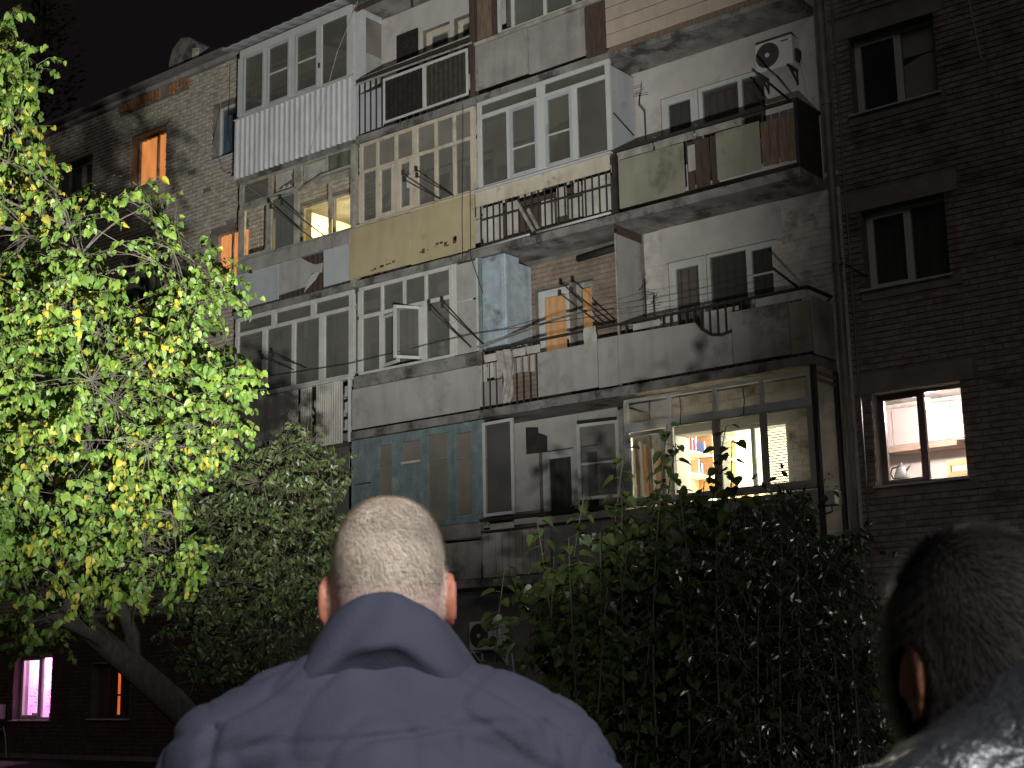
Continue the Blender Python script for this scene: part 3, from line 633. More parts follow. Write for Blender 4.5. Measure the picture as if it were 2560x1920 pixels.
# --- D4: open balcony with grey-green sheets and brown boards
p = balcony('D', 4, 'open balcony with grey-green sheets, brown boards and an air conditioner above')
rail(p, (-12.24, .02, 9.78), (-8.97, .02, 9.78), .06, .05); rail(p, (-8.97, .0, 9.78), (-8.97, W, 9.78), .06, .05)
for a, b in ((-12.1, -11.45), (-11.4, -10.7), (-10.66, -9.85)): box('ledge_board', m_oldwood, p, a, b, -.03, .0, 9.61 + U(-.01, .01), 9.72 + U(-.02, .01), .006, U(-.01, .01))
panel(p, m_sheet_green, -12.1, -10.885, 8.78, 9.585, -.03, .02); panel(p, m_sheet_green, -10.31, -9.565, 8.83, 9.585, -.03, .02); panel(p, m_lath, -10.83, -10.7, 9.1, 9.52, .0, .01, name='board')
for i in range(4): box('board', m_dark_wood, p, -10.86 + i * .14, -10.735 + i * .14, .015, .03, 8.8, 9.58, .004, U(-.01, .01))
for i in range(4): box('board', m_brown_wood, p, -9.55 + i * .142, -9.42 + i * .142, -.01, .01, 8.86 + U(-.02, .02), 9.56, .004, U(-.01, .01))
box('post', m_dark, p, -12.24, -12.17, -.02, .05, s, 9.8); box('post', m_dark, p, -8.99, -8.94, -.02, .05, s, 9.8)
panel(p, m_dark, -8.985, -8.96, s, 9.75, .03, W - .05, name='side_panel')
for x in (-9.02, -9.0): pass
for x, ln in ((-9.05, 1.1), (-9.45, .55)): MB().tube([(x, .05, 9.77), (x, -ln, 9.9)], .018, 6).build('clothes_arm', m_dark, p, smooth=True)

# --- A3
s = S[3]; p = balcony('A', 3, 'grey-white glazed balcony over a ribbed apron')
glaz(p, [-21.26, -20.2, -19.11, -18.1], 8.21, 8.58, m_greenwhite, w=.08, widths=[.1, .13, .14, .13], top=.08, bot=.07, glass=m_glass_dirty)
glaz(p, [-21.26, -20.45, -19.64, -18.87, -18.1], 6.95, 8.21, m_greenwhite, w=.08, widths=[.1, .14, .1, .16, .14], top=.0, bot=.06, glass=m_glass_dirty)
for a, b in ((-20.4, -19.7), (-19.6, -18.9), (-18.8, -18.15)): MB().sheet(a, b, 7.0, 8.25, .35, .04, .15, nz=3).build('curtain', m_cur_grey, p, smooth=True)
box('sill', m_greenwhite, p, -21.3, -18.08, -.06, .05, 6.9, 6.95)
for a, b in ((-21.25, -19.48), (-19.42, -19.09), (-19.0, -18.3)): ribbed(p, m_rib, a, b, 5.75, 6.9, .058, .008, zig=False)
box('post', m_white_metal, p, -18.17, -18.12, -.02, .03, 5.75, 6.92); railbars(p, -21.2, -18.2, s, 6.9, 20, m_dark, .03)
for z in (5.98, 6.3, 6.6): box('board', m_lath, p, -18.29, -18.2, .02, .035, z, z + .2)
for x in (-19.45, -19.05): 
    for z in (6.05, 6.5): box('board', m_lath, p, x - .04, x + .04, .02, .03, z, z + .14)
outrigger(p, -19.62, 7.3, .8, .12, .3, 1)

# --- B3
p = balcony('B', 3, 'white framed balcony with an open sash above a grey concrete apron')
X = [-17.88, -17.33, -16.79, -16.27, -15.68]
glaz(p, X, 7.98, 8.58, m_greenwhite, w=.07, widths=[.12, .06, .06, .06, .1], top=.07, bot=.07, glass=m_glass_dirty)
glaz(p, [-17.88, -17.36, -16.32, -15.68], 6.93, 7.98, m_greenwhite, w=.07, widths=[.12, .08, .1, .1], top=.0, bot=.06, glass=m_glass_dirty, skip=(1,))
def leaf(hx, hz0, hz1, ang, wd, fm, par, sgn=1, gl=None, name='open_sash', hy=0.0):
    """window leaf hinged at x=hx, swung out by ang"""
    dx, dy = math.cos(ang) * sgn, -math.sin(ang); a = (hx, hy, 0); q = MB(); f = .05
    P = lambda t, z: (hx + dx * t, hy + dy * t, z)
    q.bar(P(f / 2, hz0), P(f / 2, hz1), f, .04); q.bar(P(wd - f / 2, hz0), P(wd - f / 2, hz1), f, .04); q.bar(P(f, hz0 + f / 2), P(wd - f, hz0 + f / 2), .04, f); q.bar(P(f, hz1 - f / 2), P(wd - f, hz1 - f / 2), .04, f)
    o = q.build(name, fm, par); g = MB(); g.v = [P(f * .9, hz0 + f * .9), P(wd - f * .9, hz0 + f * .9), P(wd - f * .9, hz1 - f * .9), P(f * .9, hz1 - f * .9)]; g.f = [(0, 1, 2, 3)]
    g.build('pane', gl or m_glass_dirty, par); return o
leaf(-17.3, 7.0, 7.93, .25, .52, m_white, p); leaf(-16.38, 7.0, 7.95, 1.0, .5, m_white, p, -1)
panel(p, m_sheet, -15.6, -15.08, 6.95, 7.86, .0, .02); panel(p, m_sheet, -15.6, -15.08, 7.89, 8.55, .0, .02); box('transom', m_greenwhite, p, -15.6, -15.2, -.01, .02, 7.86, 7.89)
box('post', m_greenwhite, p, -15.62, -15.56, -.005, .05, 6.95, 8.58); box('post', m_greenwhite, p, -15.12, -15.07, -.005, .05, 6.95, 8.58)
box('sill_board', m_soffit, p, -18.0, -15.06, -.05, .06, 6.7, 6.925, .01); panel(p, m_sheet, -18.04, -15.07, 5.95, 6.69, -.04, .03)
panel(p, mat('olive_backboard', (0.12, 0.12, 0.06), .9, .3, 3), -17.8, -17.42, 7.0, 7.5, .2, .01, name='inner_board')
MB().sheet(-17.8, -16.4, 7.0, 8.5, .5, .03, .18, nz=3).build('curtain', m_cur_grey, p, smooth=True)
outrigger(p, -15.25, 7.02, 1.05, .5, .28, 3)

# --- C3 and D3: open balconies under one run of sheets
p = balcony('C', 3, 'open balcony with a bluish steel cupboard and an ochre lit door', x1=-12.24)
box('cupboard', m_steel_blue, p, -15.0, -14.5, .02, .42, 6.98, 8.56, .012); box('cupboard_door', m_steel_blue, p, -14.96, -14.54, .005, .02, 7.02, 8.5, .006)
for z in (7.3, 7.5, 7.7): box('cupboard_batten', m_steel_blue, p, -14.97, -14.53, -.008, .005, z, z + .02, .002)
box('post', m_teal, p, -15.06, -15.0, -.02, .04, 6.9, 8.57); box('cupboard_side', m_steel_blue, p, -14.497, -14.485, .03, W - .05, 6.98, 8.45)
rail(p, (-15.05, .02, 6.93), (-12.24, .02, 6.93), .05, .04); rail(p, (-15.05, -.05, 6.99), (-13.4, -.06, 7.2), .1, .012, m_oldwood, 'loose_plank'); rail(p, (-13.4, -.06, 7.2), (-12.6, -.06, 7.24), .1, .012, m_oldwood, 'loose_plank')
for i in range(8): box('slat', m_lath, p, -15.04 + i * .145, -14.92 + i * .145, .0, .012, 6.42 + U(-.03, .03), 6.7, .003, U(-.02, .02))
for i in range(4): box('ledge_board', m_lath, p, -14.95 + i * .3, -14.68 + i * .3, -.015, .005, 6.72, 6.86 + U(-.03, .02), .004, U(-.03, .03))
railbars(p, -15.0, -13.86, s, 6.9, 8); panel(p, m_conc, -15.05, -14.62, 5.98, 6.4, .02, .012)
panel(p, m_sheet, -13.82, -12.635, 5.97, 6.7, -.03, .025); panel(p, m_sheet, -12.62, -12.245, 5.95, 6.74, -.03, .025)
cb = MB(); nx, nz = 7, 12                                  # torn cloth hanging through the rail
for j in range(nz + 1):
    for i in range(nx + 1):
        t = j / nz; wv = .16 * (1 - .55 * t) * (1 + .25 * math.sin(t * 9)); cb.v.append((-14.5 + .1 * math.sin(t * 3) + (i / nx - .5) * 2 * wv, -.06 - .03 * math.sin(i * 1.9 + t * 4), 6.86 - .9 * t))
for j in range(nz):
    for i in range(nx): q = j * (nx + 1) + i; cb.f.append((q, q + 1, q + nx + 2, q + nx + 1))
cb.build('torn_cloth', mat('dirty_grey_cloth', (0.34, 0.32, 0.29), .95, .35, 6, .3), p, smooth=True)
box('partition', m_sheet, p, -12.26, -12.24, .06, W - .03, 6.95, 8.42); box('partition_frame', m_oldwood, p, -12.265, -12.235, .02, .06, 5.95, 8.5); box('partition_frame', m_dark_wood, p, -12.265, -12.235, .02, W, 8.42, 8.56)
MB().tube([(-13.45, W - .1, 8.38), (-12.3, W - .3, 8.35)], .055, 8).build('rolled_mat', m_dark, p, smooth=True)
outrigger(p, -12.55, 6.95, 1.1, .32, .22, 2)
p = balcony('D', 3, 'open balcony with whitewashed brick wall and broken grey apron sheets')
rail(p, (-12.24, .02, 6.92), (-8.97, .02, 6.92), .05, .04); rail(p, (-8.97, .0, 6.92), (-8.97, W, 6.92), .05, .04)
MB().prism([(-12.23, 5.96), (-10.215, 5.97), (-10.215, 6.46), (-10.45, 6.44), (-10.62, 6.5), (-10.74, 6.6), (-10.8, 6.7), (-12.23, 6.74)], -.03, -.006).build('panel', m_sheet, p)
MB().tube([(-10.82, -.02, 6.72), (-10.72, -.03, 6.58), (-10.55, -.03, 6.46), (-10.38, -.03, 6.43), (-10.2, -.03, 6.46)], .018, 6).build('bent_hose', m_dark, p, smooth=True)
panel(p, m_conc, -10.2, -9.27, 5.97, 6.75, -.035, .025); panel(p, m_sheet_green, -9.26, -8.93, 5.96, 6.72, -.025, .025)
railbars(p, -12.1, -9.1, s, 6.9, 22, m_dark, .03); box('ledge_board', m_lath, p, -9.8, -8.98, -.02, .0, 6.75, 6.88); box('ledge_board', m_lath, p, -11.95, -11.45, -.02, .0, 6.77, 6.87)
panel(p, m_sheet, -8.97, -8.945, s + .02, 6.8, .08, W - .1, name='side_panel'); panel(p, m_lath, -10.8, -10.2, 6.35, 6.9, .2, .01, name='inner_board')
MB().tube([(-9.1, .03, 6.92), (-9.1, -1.0, 7.1)], .018, 6).build('clothes_arm', m_dark, p, smooth=True); MB().tube([(-9.55, W, 7.0), (-8.98, .1, 6.95)], .02, 6).build('clothes_arm', m_sheet, p, smooth=True)
for i in range(3): MB().tube([(-12.2 + t * 3.1, -.25 - .2 * i, 7.02 + .03 * i - .07 * math.sin(math.pi * t)) for t in (0, .2, .4, .6, .8, 1)], .0035, 4).build('clothes_line', m_dark, p)

# --- A2, B2, C2, D2
s = S[2]; p = balcony('A', 2, 'dark boarded balcony half hidden by the shrub')
glaz(p, [-21.26, -20.5, -19.7, -18.9, -18.12], 4.1, 5.76, m_dark_wood, glass=m_glass_dirty)
for i in range(22): box('board', m_brown_wood, p, -21.35 + i * .15, -21.21 + i * .15, -.02, .0, s + .02, 4.1)
for i in range(22): box('board', m_brown_wood, p, -21.35 + i * .15, -21.21 + i * .15, .12, .14, 4.15, 5.7)
p = balcony('B', 2, 'peeling teal wooden glazed balcony')
X = [-18.1, -17.53, -16.97, -16.32, -15.74, -15.16]
glaz(p, X, 4.06, 5.76, m_teal, w=.09, widths=[.1, .14, .16, .12, .15, .14], top=.12, bot=.09, glass=m_glass_milk, skip=(0,), sashes=(1, 2, 4), bars={1: 5.24, 3: 5.2, 4: 5.15})
q = MB(); q.box(-16.87, -16.43, -.02, .0, 5.2, 5.24); q.build('glazing_bar', m_greenwhite, p)
panel(p, m_teal, -18.1, -17.58, 4.1, 4.95, .0, .025); panel(p, m_teal, -18.1, -17.58, 4.97, 5.66, .005, .025); panel(p, m_teal, -16.88, -16.4, 4.15, 5.18, .02, .012, name='board')
MB().sheet(-16.25, -15.82, 4.2, 5.1, .2, .03, .2).build('curtain', m_cur_tan, p, smooth=True); MB().sheet(-17.4, -17.05, 4.15, 5.2, .2, .02, .12).build('curtain', m_cur_grey, p, smooth=True)
panel(p, m_conc, -18.05, -15.1, s, 3.75, -.02, .02); box('sill_board', m_soffit, p, -18.05, -15.08, -.05, .06, 3.8, 4.05, .01)
p = balcony('C', 2, 'balcony with loose glazing leaves swung open')
box('post', m_teal, p, -15.1, -15.02, -.02, .06, 4.0, 5.76); box('post', m_oldwood, p, -12.3, -12.2, -.04, .08, s, 5.55)
leaf(-15.0, 4.12, 5.69, .06, .68, m_white, p, 1, m_glass_dirty, hy=-.03); leaf(-12.28, 4.2, 5.4, .15, .72, m_white, p, -1, m_glass_dirty, hy=-.03)
MB().bar((-12.93, -.13, 4.76), (-12.35, -.06, 4.76), .03).build('glazing_bar', m_white, p)
MB().prism([(-14.35, 5.55), (-14.1, 5.52), (-14.1, 5.43), (-13.92, 5.36), (-13.92, 5.12), (-14.35, 5.13)], .3, .31).build('hanging_sheet', m_dark, p)
panel(p, mat('black_board', (0.02, 0.02, 0.022), .8, .3, 4), -14.98, -14.4, 4.14, 5.65, .05, .01, name='inner_board')
rail(p, (-15.1, .0, 4.07), (-12.2, .0, 4.07), .08, .06); rail(p, (-15.1, -.02, 3.88), (-12.2, -.02, 3.9), .03, .03)
panel(p, m_lath, -14.9, -14.4, 3.9, 4.0, -.01); panel(p, m_lath, -13.9, -12.4, 3.9, 4.02, -.01)
for i in range(10): box('slat', m_lath, p, -15.06 + i * .14, -14.935 + i * .14, -.015, .0, 3.13 + U(-.01, .02), 3.85, .003)
panel(p, m_conc, -13.62, -12.26, 3.13, 3.86, -.02, .02); box('partition', m_oldwood, p, -12.25, -12.23, .05, W - .02, s, 5.6)
p = balcony('D', 2, 'white framed balcony in front of a lit room')
X = [-12.16, -11.38, -10.58, -9.8, -9.04]
glaz(p, X, 5.2, 5.7, m_white, w=.06, widths=[.07, .06, .06, .06, .06], top=.05, bot=.12, skip=(0, 1, 2, 3))
glaz(p, X, 4.09, 5.2, m_sheet, w=.08, widths=[.1, .11, .12, .1, .12], top=.02, bot=.06, skip=(0, 3), glass=m_glass)
leaf(-12.1, 4.1, 5.14, .12, .68, m_white, p, 1, m_glass, hy=-.02)
for x in (-11.15, -10.07): MB().tube([(x - .03, -.01, 5.62), (x, -.03, 5.6), (x + .01, -.03, 5.4), (x - .02, -.02, 5.2), (x - .08, -.02, 5.18)], .008, 5).build('hanging_cable', m_dark, p)
panel(p, m_conc, -12.2, -8.98, s, 4.0, -.02, .02); box('sill', m_oldwood, p, -12.2, -9.0, -.05, .05, 4.03, 4.085)
box('post', m_dark, p, -8.99, -8.93, -.03, .06, s, 5.78); box('post', m_dark, p, -8.99, -8.93, W - .1, W - .02, s, 5.78)
for i in range(2): box('loose_plank', m_brown_wood, p, -8.96, -8.93, .05, W - .1, 5.55 + i * .1, 5.6 + i * .1)

# ------------------------------------------------------------------ lit rooms behind the windows
def room(x0, x1, z0, z1, y1, M, watts, col, lamp, name='lit_room', y0=W + 0.405):
    b = MB(); b.v = [(x0, y0, z0), (x1, y0, z0), (x1, y1, z0), (x0, y1, z0), (x0, y0, z1), (x1, y0, z1), (x1, y1, z1), (x0, y1, z1)]
    b.f = [(0, 1, 2, 3), (4, 7, 6, 5), (1, 5, 6, 2), (3, 2, 6, 7), (0, 3, 7, 4)]
    r = child(b.build(name, M))
    l = bpy.data.lights.new('room_lamp', 'POINT'); l.energy = watts; l.color = col; l.shadow_soft_size = 0.12
    o = bpy.data.objects.new('room_lamp', l); COL.objects.link(o); o.location = lamp; o.parent = r
    MB().tube([(lamp[0], lamp[1], lamp[2] + .2), (lamp[0], lamp[1], z1)], .008, 5).build('lamp_cord', m_dark, r)
    MB().lathe([(.02, .3), (.06, .28), (.09, .24), (.085, .22)], lamp, 16).build('lamp_shade', m_white, r, smooth=True)
    return r
m_cream = mat('cream_room_wall', (0.74, 0.70, 0.58), .9, .06, 2, .03)
m_yroom = mat('yellow_room_wall', (0.66, 0.54, 0.30), .9, .06, 2, .03)
m_pinkroom = mat('pale_pink_room_wall', (0.62, 0.55, 0.52), .9, .05, 2, .03)
m_kit = mat('pink_cabinet', (0.44, 0.37, 0.36), .6, .05, 2, .02); m_oak = mat('oak_veneer', (0.40, 0.22, 0.10), .6, .15, 3, .05, stretch=(1, 1, 6))
room(-12.16, -9.79, 3.14, 5.70, 4.9, m_cream, 1500, (1.0, 0.92, 0.74), (-10.9, 2.6, 5.2))
kit = room(-9.66, -5.6, 3.14, 5.70, 3.4, m_pinkroom, 820, (1.0, 0.86, 0.80), (-8.05, 1.75, 5.30))
MB().lathe([(.0, -.09), (.06, -.07), (.085, 0), (.06, .07), (.0, .09)], (-8.05, 1.75, 5.33), 16).build('lamp_globe', glow('lit_globe', (1, .9, .86), 14), kit, smooth=True)
room(-21.4, -18.15, 8.75, 11.35, 4.4, m_yroom, 560, (1.0, 0.80, 0.42), (-20.4, 2.6, 10.7))
room(-30.3, -27.1, 0.35, 2.9, 4.4, mat('pink_wall', (0.6, 0.42, 0.55), .9, .1, 2, .03), 420, (1.0, 0.45, 0.85), (-29.3, 2.2, 2.2))
for k in range(6): box('ceiling_seam', m_kit, kit, -9.6 + k * .6, -9.59 + k * .6, 1.2, 3.35, 5.69, 5.698, 0)
for k in range(3): box('ceiling_seam', m_kit, kit, -9.6, -6, 1.5 + k * .6, 1.51 + k * .6, 5.688, 5.697, 0)
m_slat = mat('white_slat', (0.72, 0.68, 0.52), .6, .05, 3, .02)
bl = child(MB().box(-10.37, -9.86, W + .235, W + .26, 5.13, 5.16).build('window_blind', m_slat))
for k in range(27): box('slat', m_slat, bl, -10.36, -9.87, W + .232, W + .262, 4.06 + k * .04, 4.082 + k * .04, 0)

def thing(name, label, cat, loc, group=None): return tag(empty(name, loc), label, cat, group)
def part(t, mb, name, M, smooth=False, bevel=0.0, par=None):
    """piece authored in world space, parented to a thing standing at t.location"""
    o = mb.build(name, M, None, smooth, bevel); o.parent = par or t
    if par is None: o.matrix_parent_inverse = Matrix.Translation(-t.location)
    return o
# bookshelf along the side wall of the cream room, with books
t = thing('bookshelf', 'tall oak bookshelf in the cream lit room behind the balcony', 'bookshelf', (-12.0, 2.2, 3.14))
for y in (1.3, 2.05, 2.8): part(t, MB().box(-12.14, -11.84, y, y + .025, 3.15, 5.5), 'side_board', m_oak)
for k in range(7): part(t, MB().box(-12.14, -11.84, 1.33, 2.8, 3.2 + k * .36, 3.225 + k * .36), 'shelf', m_cream)
cols = [(.06, .1, .28), (.38, .08, .08), (.5, .42, .25), (.12, .25, .15), (.45, .28, .14), (.6, .56, .5), (.25, .08, .18)]
for k in range(15):
    lev = (k * 5) % 6; y = 1.36 + (k * .173) % .66 + (.75 if k % 3 == 0 else 0); h = U(.2, .28); c = cols[k % 7]
    b = MB().box(-12.12, -11.92, y, y + .035, 3.226 + lev * .36, 3.226 + lev * .36 + h).build('book', mat('book_%d' % (k % 7), c, .7, .1, 3, 0))
    tag(b, ('dark blue', 'bright red', 'tan', 'green', 'orange brown', 'off-white', 'plum')[k % 7] + ' hardback book standing on the oak bookshelf', 'book', 'books on the oak bookshelf')
t = thing('wall_cabinet', 'brown wall cabinet deep inside the cream lit room', 'cabinet', (-12.0, 4.2, 4.3))
part(t, MB().box(-12.15, -11.8, 3.2, 4.3, 4.25, 4.62), 'carcass', m_oak); part(t, MB().box(-11.8, -11.785, 3.23, 3.73, 4.27, 4.6), 'door', m_oak); part(t, MB().box(-11.8, -11.785, 3.76, 4.27, 4.27, 4.6), 'door', m_oak)
# kitchen
t = thing('kitchen_cupboard', 'pale pink wall cupboard run in the lit kitchen', 'cupboard', (-8.8, 3.2, 4.75))
part(t, MB().box(-9.64, -7.7, 3.05, 3.38, 4.95, 5.56), 'carcass', m_kit)
for k in range(4): part(t, MB().box(-9.62 + k * .48, -9.16 + k * .48, 3.03, 3.05, 4.97, 5.54), 'door', m_kit, bevel=.004)
part(t, MB().box(-9.2, -8.1, 2.95, 3.38, 4.86, 4.945), 'cooker_hood', mat('hood_brown', (.30, .20, .16), .5, .1, 3, .02))
t = thing('cooker', 'white gas cooker by the lit kitchen window', 'cooker', (-8.2, 1.5, 3.14))
part(t, MB().box(-8.62, -8.02, 1.28, 1.8, 3.15, 4.2), 'body', m_white_metal, bevel=.01); part(t, MB().box(-8.55, -8.1, 1.268, 1.28, 4.02, 4.12), 'control_panel', mat('cooker_panel', (.12, .12, .12), .5))
for k in range(4): part(t, MB().tube([(-8.5 + k * .11, 1.265, 4.16), (-8.5 + k * .11, 1.235, 4.16)], .018, 8), 'knob', m_dark)
t = thing('kettle', 'glass and steel kettle with a black handle on the cooker', 'kettle', (-8.38, 1.45, 4.205)); kc = (-8.38, 1.45, 4.205)
part(t, MB().lathe([(.0, 0), (.105, 0), (.11, .02), (.095, .09), (.07, .16), (.055, .19)], kc, 20), 'body', mat('kettle_glass', (.45, .45, .46), .2, .1, 4, 0, spec=.8), True)
part(t, MB().lathe([(.058, .19), (.05, .21), (.015, .22), (.015, .25), (0, .255)], kc, 16), 'lid', m_dark, True)
part(t, MB().lathe([(.108, .0), (.112, .0), (.112, .025), (.1, .03)], kc, 20), 'base_ring', m_dark, True)
part(t, MB().tube([(-8.44, 1.45, 4.4), (-8.52, 1.45, 4.39), (-8.545, 1.45, 4.3), (-8.5, 1.45, 4.23)], .013, 6), 'handle', m_dark, True)
part(t, MB().tube([(-8.31, 1.45, 4.33), (-8.26, 1.45, 4.38), (-8.24, 1.45, 4.4)], .016, 6, .009), 'spout', m_dark, True)
t = thing('chair', 'oak chair back standing in the lit kitchen', 'chair', (-7.6, 2.3, 3.14))
for x in (-8.02, -7.62):
    part(t, MB().bar((x, 2.3, 3.15), (x, 2.38, 4.52), .05), 'back_post', m_oak); part(t, MB().bar((x, 1.9, 3.15), (x, 1.92, 3.6), .045), 'leg', m_oak)
for z in (4.12, 4.3, 4.46): part(t, MB().box(-8.0, -7.64, 2.33, 2.36, z, z + .07), 'back_slat', m_oak)
part(t, MB().box(-8.04, -7.6, 1.88, 2.34, 3.58, 3.62), 'seat', m_oak, bevel=.01)
# plants on the sill of the pink room
def pot_plant(label, loc, col, n, h, M=None):
    t = thing('potted_plant', label, 'plant', loc, None); x, y, z = loc
    part(t, MB().lathe([(0, 0), (.07, 0), (.09, .13), (.08, .13), (.075, .11), (0, .11)], loc, 14), 'pot', M or mat('clay_pot', (.3, .13, .07), .9), True)
    b = MB()
    for k in range(n):
        a = U(0, 6.28); r = U(.02, .16); zz = U(.15, h); c = Vector((x + r * math.cos(a), y + r * math.sin(a) * .6, z + zz)); d = Vector((math.cos(a), math.sin(a), U(-.3, .6))).normalized() * .07; s_ = Vector((-math.sin(a), math.cos(a), .2)) * .025
        o = len(b.v); b.v += [tuple(c), tuple(c + d * .5 + s_), tuple(c + d), tuple(c + d * .5 - s_)]; b.f.append((o, o + 1, o + 2, o + 3))
    part(t, b, 'foliage', mat('houseplant_%d' % int(col[0] * 99), col, .6, .3, 9, 0, trans=.3)); return t
pot_plant('yellow-leaved potted plant in the pink lit window', (-29.2, W + .34, .84), (.5, .35, .05), 90, .75)
pot_plant('reddish potted plant in the pink lit window', (-28.55, W + .34, .84), (.45, .12, .1), 90, .6)
pot_plant('small dark potted plant in the yellow lit room', (-19.3, W + .5, 9.62), (.05, .07, .03), 40, .4)
pot_plant('potted plant drying on the sill of the yellow lit room', (-19.75, W + .5, 9.6), (.1, .06, .03), 30, .3)

# ------------------------------------------------------------------ air conditioners, antennas, oddments
m_ac = mat('white_ac_casing', (0.56, 0.55, 0.53), .5, .06, 3, .03, dirt=(.4, .37, .33), dscale=2.5, dth=.62); m_fan = mat('fan_grille', (.06, .055, .055), .6, .2, 9, .1)
def aircon(label, x0, x1, z0, z1, y1, dep=.28, emblem=False, low=False):
    """outdoor unit with its front facing the yard: casing, fan grille, brackets, pipe"""
    y0 = y1 - dep; t = thing('air_conditioner', label, 'air conditioner', ((x0 + x1) / 2, y1, z0)); w = x1 - x0; h = z1 - z0
    part(t, MB().box(x0, x1, y0, y1 - .02, z0, z1), 'casing', m_ac, bevel=.018)
    r = h * .42; cx, cz = x0 + r + .04 * w, z0 + h * .5
    ring = MB(); 
    for q in range(24):
        a = q * math.pi / 12; ring.v += [(cx + r * math.cos(a), y0 - .006, cz + r * math.sin(a)), (cx + r * .2 * math.cos(a), y0 - .012, cz + r * .2 * math.sin(a))]
    ring.f = [(2 * q, 2 * ((q + 1) % 24), 2 * ((q + 1) % 24) + 1, 2 * q + 1) for q in range(24)]
    part(t, ring, 'fan_grille', m_fan)
    for q in range(1, 4): part(t, MB().tube([(cx + r * q / 4 * math.cos(a * math.pi / 8), y0 - .014, cz + r * q / 4 * math.sin(a * math.pi / 8)) for a in range(17)], .003, 4), 'grille_ring', m_fan)
    hub = MB().tube([(cx, y0 - .022, cz), (cx, y0 - .005, cz)], r * .17, 12); part(t, hub, 'fan_hub', m_ac)
    part(t, MB().box(cx + r + .03, x1 - .05, y0 - .004, y0 + .01, z1 - .09, z1 - .07), 'casing_groove', m_fan)
    part(t, MB().box(x1 - .002, x1 + .04, y0 + .08, y1 - .06, z0 + .06, z0 + .26), 'valve_cover', m_ac if low else m_dark, bevel=.01)
    for xx in (x0 + .1 * w, x1 - .12 * w):
        b = MB(); b.bar((xx, y0 - .02, z0 - .02), (xx, y1 + .02, z0 - .02), .035); b.bar((xx, y1 - .01, z0 - .03), (xx, y1 - .01, z0 - .25), .03); b.bar((xx, y0 + .03, z0 - .03), (xx, y1, z0 - .24), .02); part(t, b, 'bracket', m_ac if low else m_dark)
    part(t, MB().tube([(x1 + .03, y1 - .1, z0 + .1), (x1 + .07, y1 - .06, z0 - .1), (x1 + .09, y1 - .02, z0 - .5), (x1 + .1, y1 - .01, z0 - .7)], .016, 6), 'pipe', m_ac, True)
    if emblem:                                   # round dark emblem with a line of small print below
        ex, ez = x0 + w * .79, z1 - h * .25; o = MB()
        for q in range(3, 22):
            a = q * math.pi / 12
            o.v += [(ex + .045 * math.cos(a), y0 - .005, ez + .045 * math.sin(a)), (ex + .025 * math.cos(a), y0 - .005, ez + .025 * math.sin(a))]
        o.f = [(2 * q, 2 * q + 2, 2 * q + 3, 2 * q + 1) for q in range(18)]; o.box(ex, ex + .042, y0 - .006, y0 - .001, ez - .012, ez + .008); o.box(ex - .006, ex + .014, y0 - .006, y0 - .001, ez - .04, ez + .006)
        part(t, o, 'emblem', m_dark)
        c = MB().box(ex - .07, ex + .07, y0 - .003, y0 + .004, ez - .075, ez + .07); part(t, c, 'emblem_plate', m_white)
        for q in range(6): part(t, MB().box(ex - .04 + q * .014, ex - .03 + q * .014, y0 - .003, y0, ez - .105, ez - .092), 'print_letter', m_fan)
    return t
aircon('white air conditioner high on the plastered wall beside the drainpipe', -9.84, -9.2, 10.58, 11.06, W, .3)
aircon('white ground-floor air conditioner with a round emblem', -15.78, -15.1, 1.98, 2.46, W - .05, .28, True, True)
aircon('white air conditioner on the brick wall behind the leafy tree', -25.8, -25.2, 10.06, 10.46, W, .28)
aircon('air conditioner lit pink beside the pink window', -30.45, -29.82, .6, 1.18, W, .28)
def antenna(label, base, els, mast, tilt=0.0):
    t = thing('tv_antenna', label, 'antenna', base); B = Vector(base)
    part(t, MB().tube([tuple(B + Vector(v)) for v in mast], .012, 6), 'mast', m_dark, True)
    for (c, dx, dy, dz) in els: c = B + Vector(c); d = Vector((dx, dy, dz)); part(t, MB().tube([tuple(c - d), tuple(c + d)], .005, 5), 'element', m_dark)
    return t
antenna('small stick antenna on a bent arm above the open plastered balcony', (-11.9, .5, 10.05), [((-.06, 0, .78), .14, 0, -.02), ((-.08, 0, .85), .09, 0, .02), ((-.1, 0, .93), .08, 0, .0), ((-.05, 0, .88), .0, .01, .12)], [(0, 0, 0), (0, 0, .48), (-.1, 0, .62), (-.08, 0, .8)])
antenna('dark spiky antenna by the partition of the brick balcony', (-12.0, .45, 6.95), [((.0, -.05, .62), .08, 0, .05), ((.02, -.05, .55), .1, 0, -.04), ((0, -.05, .7), .03, 0, .12), ((.02, 0, .5), .1, .05, 0), ((.02, 0, .45), .12, 0, .03)], [(0, 0, 0), (0, 0, .4), (.03, -.05, .72)])
antenna('small dark antenna beside the white balcony door', (-11.75, .3, 6.95), [((0, 0, .3), .09, 0, .03), ((0, 0, .24), .12, 0, .0), ((0.02, 0, .36), .05, 0, .06)], [(0, 0, 0), (0, 0, .42)])
antenna('antenna bracketed to the brown brick wall beside the drainpipe', (-8.5, W - .05, 7.2), [((-.12, -.2, .12), .08, 0, .03), ((-.1, -.2, .06), .1, 0, 0), ((-.12, -.2, .18), .07, .0, -.02)], [(0.12, 0.06, -.08), (0, 0, 0), (-.1, -.2, .1)])
antenna('thin roof antenna above the dark roof edge', (-21.2, 2.5, ZR + .1), [((0, 0, 1.55), .45, 0, .0), ((0, 0, 1.3), .2, 0, .0)], [(0, 0, 0), (0, 0, 1.9)])
t = thing('chimney', 'weathered plastered ventilation chimney on the roof edge', 'chimney', (-24.4, 1.4, ZR)); z = ZR + .1
